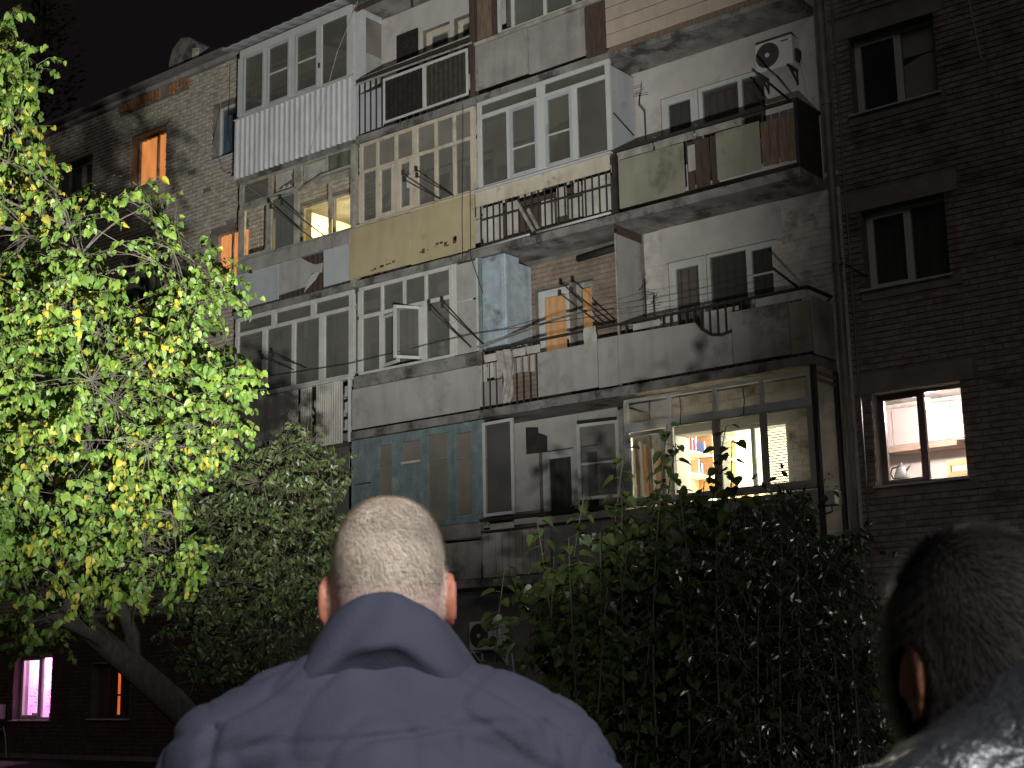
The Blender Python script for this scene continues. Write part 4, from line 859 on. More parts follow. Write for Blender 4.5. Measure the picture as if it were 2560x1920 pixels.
part(t, MB().prism([(-24.98, z), (-23.85, z), (-23.9, z + .5), (-23.95, z + .68), (-24.25, z + .9), (-24.5, z + .97), (-24.8, z + .78), (-24.92, z + .5)], .98, 1.75), 'stack', m_soffit, bevel=.03)
part(t, MB().prism([(-24.05, z + .2), (-23.85, z + .2), (-23.85, z + .5), (-24.05, z + .55)], .95, .985), 'patch', m_brick_beige); part(t, MB().box(-25.03, -23.78, .93, 1.8, z - .12, z + .07), 'base', m_conc, bevel=.02)
t = thing('rag', 'pale rag hung over the handrail of the open balcony', 'cloth', (-12.75, -.06, 6.9)); b = MB()
for j in range(6):
    for i in range(5): b.v.append((-12.85 + i * .06 + (j == 5) * .02 * (i % 2), -.07 - .02 * math.sin(i * 2 + j), 6.95 - j * .07 - (.05 if i in (0, 1) and j > 3 else 0)))
for j in range(5):
    for i in range(4): q = j * 5 + i; b.f.append((q, q + 1, q + 6, q + 5))
part(t, b, 'cloth', mat('pale_rag', (.42, .40, .36), .95, .15, 5, .1), True)
t = thing('old_chair', 'old dark wooden chair stored behind the ivory glazing', 'chair', (-17.6, .4, 8.73)); m_ch = m_dark_wood
for x in (-17.76, -17.44): part(t, MB().bar((x, .5, 9.3), (x - .02, .52, 10.42), .06), 'back_post', m_ch)
part(t, MB().prism([(-17.78, 10.25), (-17.6, 10.38), (-17.42, 10.3), (-17.42, 10.4), (-17.55, 10.48), (-17.78, 10.42)], .49, .53), 'top_rail', m_ch); part(t, MB().box(-17.76, -17.44, .12, .52, 9.78, 9.84), 'seat', m_ch)
for x in (-17.74, -17.46):
    for y in (.15, .48): part(t, MB().bar((x, y, 8.74), (x, y, 9.78), .045), 'leg', m_ch)
t = thing('bundle', 'heap of bundled cloth and baskets behind the ivory glazing', 'bundle', (-17.2, .3, 8.73)); part(t, MB().box(-17.35, -17.0, .15, .6, 8.74, 9.8), 'crate', m_dark_wood)
for k in range(5): c = (-17.28 + k * .06, .3, 9.8 + .09 * (k % 3)); part(t, MB().lathe([(0, -.08), (.08, -.06), (.11, 0), (.08, .06), (0, .08)], c, 10), 'bundle_piece', mat('bundle_%d' % (k % 2), ((.06, .03, .02), (.3, .28, .26))[k % 2], .95, .4, 9, .2), True)
t = thing('cat_figurine', 'white plush toy on the sill of the white framed balcony', 'toy', (-16.0, .12, 6.99))
for c, r in (((-16.0, .14, 7.1), .09), ((-16.0, .12, 7.24), .065), ((-16.05, .12, 7.31), .022), ((-15.95, .12, 7.31), .022)): part(t, MB().lathe([(0, -r), (r * .7, -r * .7), (r, 0), (r * .7, r * .7), (0, r)], c, 12), 'toy_piece', m_white, True)
for k in range(7):
    x = -12.1 + k * .055; b = MB().bar((x + .1, .1 + .03 * k, 3.2), (x - .02, .2 + .03 * k, 5.1 - .04 * k), .045, .02).build('plank', (m_brown_wood, m_lath, m_oak)[k % 3]); tag(b, ('brown', 'pale grey', 'orange oak')[k % 3] + ' narrow plank leaning inside the white framed balcony', 'plank', 'planks leaning behind the lit balcony glazing')
t = thing('planter_box', 'white planter box hung outside the lit balcony corner', 'planter', (-8.95, .2, 3.8)); part(t, MB().box(-9.1, -8.78, .05, .3, 3.78, 3.98), 'box', m_lath, bevel=.01)
b = MB()
for k in range(60): c = Vector((U(-9.1, -8.78), U(.05, .3), U(3.98, 4.2))); d = Vector((U(-1, 1), U(-1, 1), U(-.5, .8))) * .05; e = Vector((U(-1, 1), U(-1, 1), U(-.5, .8))) * .03; o = len(b.v); b.v += [tuple(c), tuple(c + d), tuple(c + e)]; b.f.append((o, o + 1, o + 2))
part(t, b, 'foliage', mat('planter_leaf', (.04, .06, .03), .4, .3, 9, 0))
part(t, MB().tube([(-8.9, .2, 3.8), (-8.9, .2, 3.7), (-8.95, .05, 3.65), (-8.96, -.0, 3.6)], .012, 5), 'hanger', m_dark)
# sagging cables on the left of the balconies and along the facade
for k, pts in enumerate([[(-22.9, W - .05, 14.6), (-22.7, W - .1, 13.6), (-22.3, .2, 12.6), (-21.6, -.1, 11.6), (-21.3, -.06, 11.5), (-20.4, -.1, 10.85), (-19.6, -.12, 10.75), (-19.3, -.1, 11.0), (-18.4, -.1, 13.3), (-17.6, -.1, 14.6)],
        [(-22.5, W - .04, 14.6), (-22.5, W - .05, 13), (-22.1, W - .04, 11.6), (-22.3, W - .05, 10.4), (-22.2, W - .04, 9.0)], [(-21.6, W - .04, 14.5), (-21.9, W - .05, 12.6), (-21.5, -.05, 11.55)],
        [(-6.62, W - .02, 14.6), (-6.6, W - .02, 11.5), (-6.52, W - .02, 10.6), (-6.45, W - .02, 9.9)], [(-21.4, -.1, 7.3), (-18.1, -.15, 7.15), (-15.1, -.2, 7.2), (-12.2, -.2, 7.05)], [(-15.15, -.08, 9.8), (-15.16, -.08, 8.6), (-14.9, -.08, 7.9)],
        [(-15.3, -.06, 11.4), (-15.32, -.06, 10.4), (-15.34, -.08, 9.4), (-15.35, -.07, 8.6)]]):
    P = [Vector(q) for q in pts]; F = []
    for i in range(len(P) - 1):
        for t_ in (0, .33, .66): F.append(tuple(P[i].lerp(P[i + 1], t_)))
    F.append(tuple(P[-1])); child(MB().tube(F, .007 if k != 3 else .012, 4).build('cable', m_sheet if k in (0, 3) else m_dark))
# pieces of white pipe on the ground floor
for k in range(6): child(MB().box(-14.5, -14.42, W - .06, W - .005, .9 + k * .17, 1.03 + k * .17).build('quoin_block', m_lath))

# ------------------------------------------------------------------ trees and shrubs
def leaf_mat(name, col, rough, spec, tr): return mat(name, col, rough, .3, 7, .0, trans=tr, spec=spec)
LEAF = {'green': leaf_mat('leaf_green', (.085, .155, .026), .5, .4, .34), 'lime': leaf_mat('leaf_lime', (.145, .22, .034), .5, .4, .34), 'yellow': leaf_mat('leaf_yellow', (.30, .26, .03), .55, .4, .34),
        'dark': leaf_mat('leaf_dark_green', (.045, .068, .022), .45, .5, .3), 'olive': leaf_mat('leaf_olive', (.085, .115, .035), .45, .5, .3), 'gloss': leaf_mat('leaf_glossy', (.02, .03, .012), .28, .9, .12), 'bush': leaf_mat('leaf_shoot', (.06, .088, .024), .42, .5, .35)}
m_bark = mat('grey_bark', (.045, .04, .032), .95, .4, 9, .6, 30, stretch=(4, 4, 1)); m_twig = mat('pale_twig', (.065, .058, .043), .9, .3, 9, .2); m_twig_dark = mat('dark_twig', (.055, .05, .03), .9, .3, 9, .2)
HEART = [(.05, 0), (.45, 0), (1, 0), (-.03, .26), (.22, .46), (.62, .34), (-.03, -.26), (.22, -.46), (.62, -.34)]
HF = [(0, 3, 4, 1), (1, 4, 5, 2), (0, 1, 7, 6), (1, 2, 8, 7)]
NARROW = [(0, 0), (.5, 0), (1, 0), (.12, .12), (.45, .27), (.78, .15), (.12, -.12), (.45, -.27), (.78, -.15)]
def leaf_verts(c, d, n, L, shape, fold):
    s = d.cross(n).normalized(); n = s.cross(d).normalized()
    return [tuple(c + d * (t * L) + s * (w * L) + n * (abs(w) * L * fold - .18 * L * t * t)) for t, w in shape]
def make_plant(name, label, cat, base, mats, limbs, leaves, twigs, shape, bark, twig_m, group=None, single=300):
    """limbs: tapered tubes; leaves: (pos, dir, normal, length, material index); the nearest leaves are single pieces"""
    t = thing(name, label, cat, tuple(base), group); tb = MB()
    for pts, r0, r1 in limbs: tb.tube(pts, r0, 8, r1)
    tr = part(t, tb, 'trunk', bark, True)
    wb_ = MB()
    for pts, r0, r1 in twigs: wb_.tube(pts, r0, 3, r1)
    tw = part(t, wb_, 'twigs', twig_m); tw['kind'] = 'stuff'
    leaves.sort(key=lambda q: (q[0] - CAM).dot(FWD) - q[3] * 14)
    vis = [q for q in leaves if abs((q[0] - CAM).dot(RGT) / (q[0] - CAM).dot(FWD)) < IW / 2 / FPX and abs((q[0] - CAM).dot(UPV) / (q[0] - CAM).dot(FWD)) < IH / 2 / FPX]
    near = set(id(q) for q in vis[:single]); cache = {}
    b = MB(); mi = []
    for q in leaves:
        c, d, n, L, k = q
        if id(q) in near:
            key = (k, round(L, 2))
            if key not in cache:
                me = bpy.data.meshes.new('leaf'); me.from_pydata(leaf_verts(Vector((0, 0, 0)), Vector((0, 1, 0)), Vector((0, 0, 1)), L, shape, .3), [], HF); me.materials.append(mats[k]); cache[key] = me
            o = bpy.data.objects.new('leaf', cache[key]); COL.objects.link(o)
            s = d.cross(n).normalized(); nn = s.cross(d).normalized(); M = Matrix((s, d, nn)).transposed().to_4x4(); M.translation = c - t.location
            o.parent = t; o.matrix_local = M; continue
        o = len(b.v); b.v += leaf_verts(c, d, n, L, shape, .3); b.f += [tuple(o + i for i in f) for f in HF]; mi += [k] * 4
    cr = part(t, b, 'crown', mats); cr['kind'] = 'stuff'; cr.data.polygons.foreach_set('material_index', mi); return t
def inside(x, y, P):
    r = False; j = len(P) - 1
    for i in range(len(P)):
        if (P[i][1] > y) != (P[j][1] > y) and x < (P[j][0] - P[i][0]) * (y - P[i][1]) / (P[j][1] - P[i][1]) + P[i][0]: r = not r
        j = i
    return r
def curve(a, b, sag, n=4):
    """bent twig between two points"""
    side = Vector((U(-1, 1), U(-1, 1), U(-.3, 1))) * sag; return [a.lerp(b, i / n) + side * math.sin(math.pi * i / n) for i in range(n + 1)]
def spray(c, out, ln, n, L, pick, lv, tw, droop=.5, face=None, step=None):
    """drooping twig with alternate leaves"""
    p = c.copy(); d = out.normalized(); pts = [c.copy()]
    for k in range(n):
        d = (d + Vector((U(-.25, .25), U(-.25, .25), U(-.2, .2) - droop * .16))).normalized(); p = p + d * (ln / n); pts.append(p.copy())
        sd = Vector((U(-1, 1), U(-1, 1), U(-.4, .4))).normalized(); ld = (d * .35 + sd * .7 + Vector((0, 0, -.75))).normalized()
        nn = Vector((U(-1, 1), U(-1, 1), U(-.2, .9)));  nn = nn + (face if face else Vector((.5, -.75, .2)) * .8)
        lv.append((p + ld * .015, ld, nn.normalized(), L * U(.72, 1.18), pick()))
    tw.append((pts, .0035, .0018))

# --- the floodlit fruit tree on the left
OUT = [(-420, 60), (10, 50), (40, 90), (60, 150), (105, 170), (100, 205), (50, 250), (75, 330), (120, 400), (115, 480), (235, 500), (300, 475), (385, 490), (430, 530), (440, 590), (525, 630), (590, 700), (585, 745), (520, 790), (490, 850), (560, 900), (615, 925),
       (605, 970), (590, 1050), (560, 1130), (490, 1170), (440, 1260), (495, 1370), (490, 1440), (400, 1470), (320, 1490), (230, 1520), (160, 1580), (60, 1610), (-40, 1580), (-420, 1500)]
THIN = [(150, 420), (560, 540), (640, 690), (600, 800), (480, 760), (400, 690), (300, 690), (190, 640), (140, 520)]
HOLE = [(215, 560), (300, 560), (430, 690), (420, 790), (300, 760), (230, 700)]
D0 = 12.2
def P2(x, y, d=D0): return px(x, y, d)
root = Vector((*P2(505, 1850).xy, 0.0))
limbs = [([root, P2(500, 1830), P2(430, 1755, 12.1), P2(330, 1665, 12.1), P2(235, 1585, 12.2), P2(160, 1500, 12.3), P2(110, 1330, 12.4), P2(70, 1050, 12.5), P2(50, 760, 12.6), P2(40, 480, 12.6), P2(30, 250, 12.6)], .15, .03),
         ([P2(330, 1665, 12.1), P2(330, 1590, 12.3), P2(290, 1480, 12.6), P2(280, 1300, 12.8), P2(320, 1100, 12.9), P2(380, 900, 12.8), P2(430, 700, 12.6), P2(440, 520, 12.5)], .075, .012),
         ([P2(300, 1640, 12.15), P2(235, 1585, 12.1), P2(120, 1530, 11.6), P2(-30, 1450, 11.2), P2(-180, 1300, 11)], .08, .02), ([P2(280, 1300, 12.8), P2(400, 1180, 12.4), P2(520, 1030, 12.2), P2(600, 930, 12.2)], .035, .008),
         ([P2(110, 1330, 12.4), P2(200, 1150, 12), P2(260, 900, 11.8), P2(230, 700, 11.8), P2(150, 500, 11.9)], .045, .008), ([P2(70, 1050, 12.5), P2(-60, 800, 13), P2(-150, 500, 13.3)], .05, .01),
         ([P2(380, 900, 12.8), P2(500, 800, 12.5), P2(590, 700, 12.3)], .02, .005), ([P2(290, 1480, 12.6), P2(400, 1400, 12), P2(490, 1330, 11.8)], .025, .006), ([P2(160, 1500, 12.3), P2(100, 1540, 11.4), P2(60, 1570, 11.1)], .03, .008)]
nodes = [Vector(a).lerp(Vector(b), t) for pts, _, _ in limbs for a, b in zip(pts[1:-1], pts[2:]) for t in (0, .33, .66)]
sub = []; tw0 = []
while len(sub) < 150:
    x, y = U(-400, 660), U(40, 1560)
    if not inside(x, y, OUT) or (inside(x, y, HOLE) and rnd() < .7): continue
    c = px(x, y, U(10.9, 13.8)); nb = min(nodes, key=lambda q: (q - c).length_squared)
    if (nb - c).length < 1.9: sub.append(c); tw0.append((curve(nb, c, (nb - c).length * .1, 6), .011, .004))
lv, tw = [], tw0; tries = 0; made = 0; limb_nodes = nodes; nodes = nodes + sub
while made < 3700 and tries < 150000:
    tries += 1; x, y = U(-420, 680), U(20, 1640)
    if not inside(x, y, OUT): continue
    if x < -60 and rnd() < .55: continue
    if inside(x, y, HOLE) and rnd() < .88: continue
    if inside(x, y, THIN) and rnd() < .62: continue
    if y > 1380 and rnd() < .35: continue
    if noise.noise(Vector((x * .006, y * .006, 3.1))) < -.28 and rnd() < .7: continue
    d = U(10.5, 14.4) if x < 260 else U(11.0, 13.6); c = px(x, y, d); nb = random.choice(sorted(nodes, key=lambda q: (q - c).length_squared)[:5])
    out = (c - nb); out = out.normalized() * .5 + Vector((U(-.5, .6), U(-.6, .4), U(-.3, .5)))
    yl = noise.noise(Vector((x * .007, y * .007, 9.7)))
    pick = lambda yl=yl, y=y: random.choices((0, 1, 2), (55, 42, 3) if yl < .15 else (28, 47, 25))[0]
    spray(c, out, U(.2, .36), random.randint(7, 11), U(.046, .070), pick, lv, tw, .6); made += 1
    if (nb - c).length < .6: tw.append((curve(nb, c, (nb - c).length * .12), .0045, .002))
for k in range(70):                       # bare twigs
    a = random.choice(nodes); b_ = a + Vector((U(-.5, .9), U(-.8, .3), U(-.2, .7))) * .7; tw.append((curve(a, b_, .12, 5), .006, .002))
make_plant('fruit_tree', 'tall floodlit tree with bright lime green and yellow leaves', 'tree', root, [LEAF['green'], LEAF['lime'], LEAF['yellow']], limbs, lv, tw, HEART, m_bark, m_twig)

# --- dense darker shrub in the middle
OUT = [(500, 1160), (600, 1150), (700, 1110), (770, 1100), (830, 1160), (868, 1225), (855, 1290), (835, 1380), (815, 1480), (800, 1560), (740, 1640), (640, 1690), (520, 1720), (430, 1640), (440, 1400), (470, 1250)]
lv, tw = [], []; root = Vector((*px(650, 1800, 14.6).xy, 0)); tips = []
while len(tips) < 560:
    x, y = U(400, 870), U(1090, 1720)
    if inside(x, y, OUT): tips.append(px(x, y, U(13.4, 15.8)))
limbs = []
for k in range(9):
    a = root + Vector((U(-.25, .25), U(-.25, .25), 0)); e = px(480 + k * 42, U(1180, 1500), U(13.8, 15.4)); limbs.append((curve(a, e, .35, 7), .02, .005))
nodes = [q for pts, _, _ in limbs for q in pts[2:]]
for c in tips:
    nb = min(nodes, key=lambda q: (q - c).length_squared)
    for r in range(2): spray(c, Vector((U(-.6, .6), U(-.6, .3), U(.1, .8))), U(.25, .4), random.randint(9, 12), .062, lambda: random.choices((0, 1), (6, 4))[0], lv, tw, .5)
    tw.append((curve(nb, c, .1), .005, .002))
for k in range(16):
    x = U(600, 860); a = px(x, 1250, 14.4); tw.append((curve(a, px(x + U(-60, 70), U(1020, 1130), 14.4), .05, 5), .005, .002))
make_plant('dense_shrub', 'dense dark green shrub with small drooping leaves beside the floodlit tree', 'shrub', root, [LEAF['dark'], LEAF['olive']], limbs, lv, tw, NARROW, m_bark, m_twig_dark)

# --- tall leafy shoots in front of the right-hand balconies
def shoots(tipl, dist, spread, L, mats_n, nl, bx, gloss_x=None):
    lv, tw, lb = [], [], []
    for (x, y, d) in tipl:
        tip = px(x, y, d); b0 = Vector((*px(bx(x), 1850, d + U(-.4, .4)).xy, 0)); pts = curve(b0, tip, U(.05, .22), 12); lb.append((pts, .012, .004))
        n = int(nl * (tip.z) / 2.6)
        for k in range(n):
            f = 1 - (k / n) * .82; i = min(11, int(f * 12)); q = pts[i].lerp(pts[i + 1], f * 12 - i); a = k * 2.4 + U(-.4, .4)
            ld = Vector((math.cos(a), math.sin(a), U(-.55, .35))).normalized(); st = q + ld * U(.03, .08); tw.append(([q, st], .0028, .002))
            nn = Vector((U(-.5, .5), U(-.7, .3), 1.0)).normalized(); sc = L * U(.65, 1.15) * (.85 if k < 3 else 1)
            lv.append((st, (ld + Vector((0, 0, -.35))).normalized(), nn, sc, random.choices(range(mats_n), (7, 3)[:mats_n])[0]))
    return lb, lv, tw
T = [(1342, 1296), (1262, 1418), (1445, 1400), (1460, 1235), (1555, 1240), (1560, 1130), (1668, 1060), (1690, 1110), (1640, 1215), (1815, 1065), (1830, 1100), (1760, 1205), (1385, 1390), (1500, 1330), (1700, 1230), (1870, 1240)]
T = [(x, y, U(10.6, 12.0)) for x, y in T]
for k in range(16): x = U(1290, 1960); T.append((x, U(1300, 1500) + max(0, 1400 - x) * .5, U(10.6, 13.0)))
lb, lv, tw = shoots(T, 0, 0, .125, 2, 40, lambda x: 1420 + (x - 1400) * .72 + U(-60, 60))
OUT = [(1300, 1530), (1380, 1470), (1480, 1400), (1560, 1350), (1700, 1310), (1860, 1290), (2000, 1290), (2060, 1370), (2120, 1500), (2150, 1900), (1480, 1950), (1400, 1750), (1330, 1620)]
def mass(OUT, n, d0, d1, L, kk, face, lv, tw, r=1):
    k = 0; xs_ = [q[0] for q in OUT]; ys_ = [q[1] for q in OUT]
    while k < n:
        x, y = U(min(xs_), max(xs_)), U(min(ys_), max(ys_))
        if not inside(x, y, OUT): continue
        k += 1; c = px(x, y, U(d0, d1)); spray(c, Vector((U(-.7, .7), U(-.6, .3), U(.0, .9))), U(.3, .5), random.randint(7, 10), L, kk, lv, tw, .4, face)
        tw.append((curve(c, c + Vector((U(-.2, .2), U(-.2, .2), -U(.15, .3))), .04), .004, .003))
mass(OUT, 420, 11.2, 13.6, .105, lambda: random.choices((0, 1), (4, 6))[0], None, lv, tw)
make_plant('mulberry_shrub', 'tall shrub of upright leafy shoots in front of the lit balcony', 'shrub', Vector((*px(1600, 1850, 11.4).xy, 0)), [LEAF['bush'], LEAF['dark']], lb, lv, tw, HEART, m_twig_dark, m_twig_dark)
T = []
for k in range(26): x = U(1780, 2170); T.append((x, U(1280, 1640) + max(0, x - 2050) * 1.1, U(9.6, 11.4)))
lb, lv, tw = shoots(T, 0, 0, .08, 1, 44, lambda x: 1950 + (x - 1950) * .8)
OUT = [(1800, 1400), (1900, 1300), (2040, 1290), (2110, 1400), (2170, 1560), (2210, 1950), (1780, 1950)]
mass(OUT, 520, 9.6, 11.6, .062, lambda: 0, Vector((.75, -1.0, .35)) * 1.3, lv, tw)
make_plant('glossy_shrub', 'dark glossy-leaved shrub glinting below the drainpipe', 'shrub', Vector((*px(1980, 1850, 10.6).xy, 0)), [LEAF['gloss']], lb, lv, tw, NARROW, m_twig_dark, m_twig_dark)

# --- dark poplar standing behind the end of the building
lv, tw = [], []; root = Vector((*px(40, 1500, 52).xy, 0)); top = px(60, -260, 52)
limbs = [([root, root.lerp(Vector((root.x, root.y, top.z)), .5), Vector((root.x, root.y, top.z))], .4, .06)]
for k in range(2600):
    z = U(4, top.z); a = U(0, 6.28); r = U(.2, 2.6) * (1 - .5 * z / top.z); c = Vector((root.x + r * math.cos(a), root.y + r * math.sin(a), z)); lv.append((c, Vector((math.cos(a), math.sin(a), U(.2, 1))).normalized(), Vector((U(-1, 1), -1, U(-1, 1))).normalized(), U(.18, .34), 0))
for k in range(60): z = U(4, top.z * .9); a = U(0, 6.28); q = Vector((root.x, root.y, z)); tw.append(([q, q + Vector((math.cos(a) * 1.6, math.sin(a) * 1.6, 1.5))], .03, .01))
make_plant('poplar_tree', 'tall dark tree barely visible against the night sky', 'tree', root, [LEAF['dark']], limbs, lv, tw, NARROW, m_bark, m_twig_dark, single=0)

# ------------------------------------------------------------------ the two men
def rot_to(d):
    return Vector(d).to_track_quat('Z', 'Y').to_matrix().to_4x4()
def ell(bm, c, r, R=None):
    M = Matrix.Translation(c) @ (R.to_4x4() if R else Matrix()) @ Matrix.Diagonal((*r, 1)); bmesh.ops.create_uvsphere(bm, u_segments=28, v_segments=18, radius=1, matrix=M)
def chain(bm, pts):
    """tapered limb through (point, radius)"""
    for (a, ra), (b, rb) in zip(pts[:-1], pts[1:]):
        a, b = Vector(a), Vector(b); d = b - a
        if d.length > 1e-5: bmesh.ops.create_cone(bm, cap_ends=True, segments=20, radius1=ra, radius2=rb, depth=d.length, matrix=Matrix.Translation((a + b) / 2) @ rot_to(d))
    for p, r in pts: bmesh.ops.create_uvsphere(bm, u_segments=18, v_segments=12, radius=r, matrix=Matrix.Translation(p))
def skinned(bm, name, mats, voxel, smooth_n, parent=None, fn=None, flip=False):
    """one continuous surface grown over overlapping forms"""
    me = bpy.data.meshes.new(name + '_form'); bm.to_mesh(me); bm.free(); t = bpy.data.objects.new(name + '_form', me); COL.objects.link(t)
    a = t.modifiers.new('r', 'REMESH'); a.mode = 'VOXEL'; a.voxel_size = voxel; a.use_smooth_shade = True
    b = t.modifiers.new('s', 'SMOOTH'); b.factor = .5; b.iterations = smooth_n
    dg = bpy.context.evaluated_depsgraph_get(); out = bpy.data.meshes.new_from_object(t.evaluated_get(dg)); bpy.data.objects.remove(t); bpy.data.meshes.remove(me)
    out.name = name
    if fn:
        nv = [v.normal.copy() for v in out.vertices]
        for v, n in zip(out.vertices, nv): v.co += n * fn(v.co, n)
    out.materials.clear()
    for m_ in mats: out.materials.append(m_)
    out.polygons.foreach_set('use_smooth', [True] * len(out.polygons)); out.update()
    o = bpy.data.objects.new(name, out); COL.objects.link(o); o.parent = parent; return o
def skin_mat(name, col, red):
    M = mat(name, col, .5, .12, 18, .08, 160, spec=.4); b = M.node_tree.nodes['Principled BSDF']; b.inputs['Subsurface Weight'].default_value = .18; b.inputs['Subsurface Radius'].default_value = (.02, .007, .004); b.inputs['Subsurface Scale'].default_value = .4; return M
def person(label, loc, yaw, H, hair_col, hair_len, fade, jacket_m, trousers_m, skin, ear, lean=(0, 0), hdrop=0.0, leather=False, hair_cap=.004, seed=0):
    k = H / (1.765 - hdrop); hx, hy = lean; hc = Vector((hx, .015 + hy, 1.645 - hdrop)); bm = bmesh.new()
    # head: squarish cranium, jaw, nose, brow, ears, neck
    M = Matrix.Translation(hc); v0 = len(bm.verts); bmesh.ops.create_uvsphere(bm, u_segments=40, v_segments=28, radius=1); bm.verts.ensure_lookup_table()
    for v in list(bm.verts)[v0:]:
        p = v.co; f = lambda q, e: math.copysign(abs(q) ** e, q); v.co = hc + Vector((.077 * f(p.x, .82), .096 * p.y, .119 * f(p.z, .9)))
    ell(bm, hc + Vector((0, .04, -.07)), (.056, .052, .062)); ell(bm, hc + Vector((0, .10, -.035)), (.012, .02, .022)); ell(bm, hc + Vector((0, .082, .012)), (.055, .018, .014)); ell(bm, hc + Vector((0, .088, -.082)), (.024, .012, .009))
    for s in (-1, 1):
        R = Euler((0, s * .12, s * -.5)).to_matrix(); ell(bm, hc + Vector((s * .082, -.004, -.022)), (.006, .018, .030), R); chain(bm, [((hc + Vector((s * (.084 + .006 * math.sin(a)), -.006 - .022 * math.sin(a), -.02 + .034 * math.cos(a)))), .0055) for a in (-.6, 0, .5, 1, 1.5, 2, 2.5, 3)])
        ell(bm, hc + Vector((s * .032, .083, -.005)), (.014, .012, .01))
    chain(bm, [(hc + Vector((0, -.02, -.05)), .066), ((hx * .5, -.02, 1.53), .06), ((0, -.03, 1.43), .07)])
    # trunk, arms, hands, legs
    for c, r in (((0, -.02, 1.36), (.17, .11, .16)), ((0, -.01, 1.18), (.155, .105, .18)), ((0, -.01, 1.0), (.16, .115, .14))): ell(bm, c, r)
    for s in (-1, 1):
        chain(bm, [((s * .05, -.03, 1.43), .06), ((s * .18, -.03, 1.39), .05), ((s * .23, -.02, 1.16), .044), ((s * .235, .05, .93), .03)]); ell(bm, (s * .238, .065, .875), (.016, .04, .05))
        for i, (dy, ln) in enumerate(((.032, .062), (.011, .072), (-.01, .068), (-.03, .055))): chain(bm, [((s * .238, .068 + dy, .84), .0092), ((s * .234, .07 + dy, .84 - ln * .55), .0085), ((s * .222, .075 + dy, .84 - ln), .0075)])
        chain(bm, [((s * .236, .095, .885), .011), ((s * .226, .118, .855), .010), ((s * .218, .124, .825), .0085)])
        chain(bm, [((s * .095, -.01, .92), .095), ((s * .105, 0, .5), .058), ((s * .11, -.02, .1), .042)]); ell(bm, (s * .115, .05, .04), (.042, .12, .035))
    body = skinned(bm, 'person', [skin, ear], .0058, 3)
    idx = [1 if (abs(p.center.x - hc.x) > .0795 and abs(p.center.z - hc.z + .02) < .05 and abs(p.center.y - hc.y) < .04) else 0 for p in body.data.polygons]; body.data.polygons.foreach_set('material_index', idx)
    tag(body, label, 'person')
    for s in (-1, 1): MB().lathe([(0, -.011), (.008, -.008), (.011, 0), (.008, .008), (0, .011)], tuple(hc + Vector((s * .032, .088, -.004))), 12).build('eye', m_white, body, smooth=True)
    # hair: close cap plus many short strands lying with the growth
    hb = MB(); st = MB(); me = body.data; rs = random.Random(seed)
    vidx = {}
    def dens(p):
        q = p - hc
        if q.y > .075 - max(0, q.z - .04) * .3: return 0
        side = min(1, abs(q.x) / .07); lo = fade[0] + (.03 * side if q.y > -.03 else 0); return max(0, min(1, (q.z - lo) / fade[1]))
    polys = [(p, dens(p.center)) for p in me.polygons if p.center.z > hc.z - .12 and p.material_index == 0]
    for p, dd in polys:
        if dd > .45:
            f = []
            for vi in p.vertices:
                if vi not in vidx: v = me.vertices[vi]; vidx[vi] = len(hb.v); hb.v.append(tuple(v.co + v.normal * (.0004 + hair_cap * max(0, min(1, (dens(v.co) - .4) / .6))) * (.9 + .25 * noise.noise(v.co * 25))))
                f.append(vidx[vi])
            hb.f.append(tuple(f))
    for p, dd in polys:
        if dd <= 0: continue
        for r in range(30 if not leather else 26):
            if rs.random() > dd ** 1.3: continue
            c = p.center + Vector((rs.uniform(-1, 1), rs.uniform(-1, 1), rs.uniform(-1, 1))) * .004 + p.normal * hair_cap * .6 * dd; n = p.normal
            sw = noise.noise(c * 22 + Vector((seed, 0, 0))); comb = Vector((.55 + .5 * sw, -.25, -.75 + .3 * sw)); g_ = (comb - n * comb.dot(n)).normalized()
            d = (g_ * 1.0 + n * rs.uniform(.05, .3) * (1 if not leather else 2.6) + Vector((rs.uniform(-.2, .2), rs.uniform(-.2, .2), rs.uniform(-.2, .2)))).normalized(); w = g_* 0 + g_.cross(n).normalized() * (.00042 if not leather else .0008); L = hair_len * rs.uniform(.6, 1.2) * (.4 + .6 * dd); o = len(st.v)
            st.v += [tuple(c - w), tuple(c + w), tuple(c + d * L)]; st.f.append((o, o + 1, o + 2))
    o = len(hb.v); hb.v += st.v; hb.f += [tuple(o + i for i in f) for f in st.f]; hair_m = mat('hair_%d' % seed, hair_col, (.6 if not leather else .5), .34, 15, 0, spec=.35 if not leather else .4); hb.build('hair', hair_m, body, smooth=True)
    # jacket
    bm = bmesh.new(); t_ = .028
    for c, r in (((0, -.02, 1.38), (.215, .155, .16)), ((0, -.015, 1.2), (.215, .16, .22)), ((0, -.01, .98), (.215, .165, .18))): ell(bm, c, r)
    ld_ = .018 if leather else 0; ell(bm, (0, -.034, 1.458 - ld_), (.205, .104, .096)); ell(bm, (0, -.03, 1.485 - ld_), (.11, .09, .085))
    for s in (-1, 1): chain(bm, [((s * .04, -.035, 1.475 - ld_), .095), ((s * .13, -.035, 1.45 - ld_), .092), ((s * .205, -.032, 1.415 - ld_ * .6), .09), ((s * .25, -.02, 1.3), .082), ((s * .265, -.01, 1.14), .074), ((s * .262, .055, .935), .055)])
    rs2 = Vector((seed * 3.7, 1.3, 0))
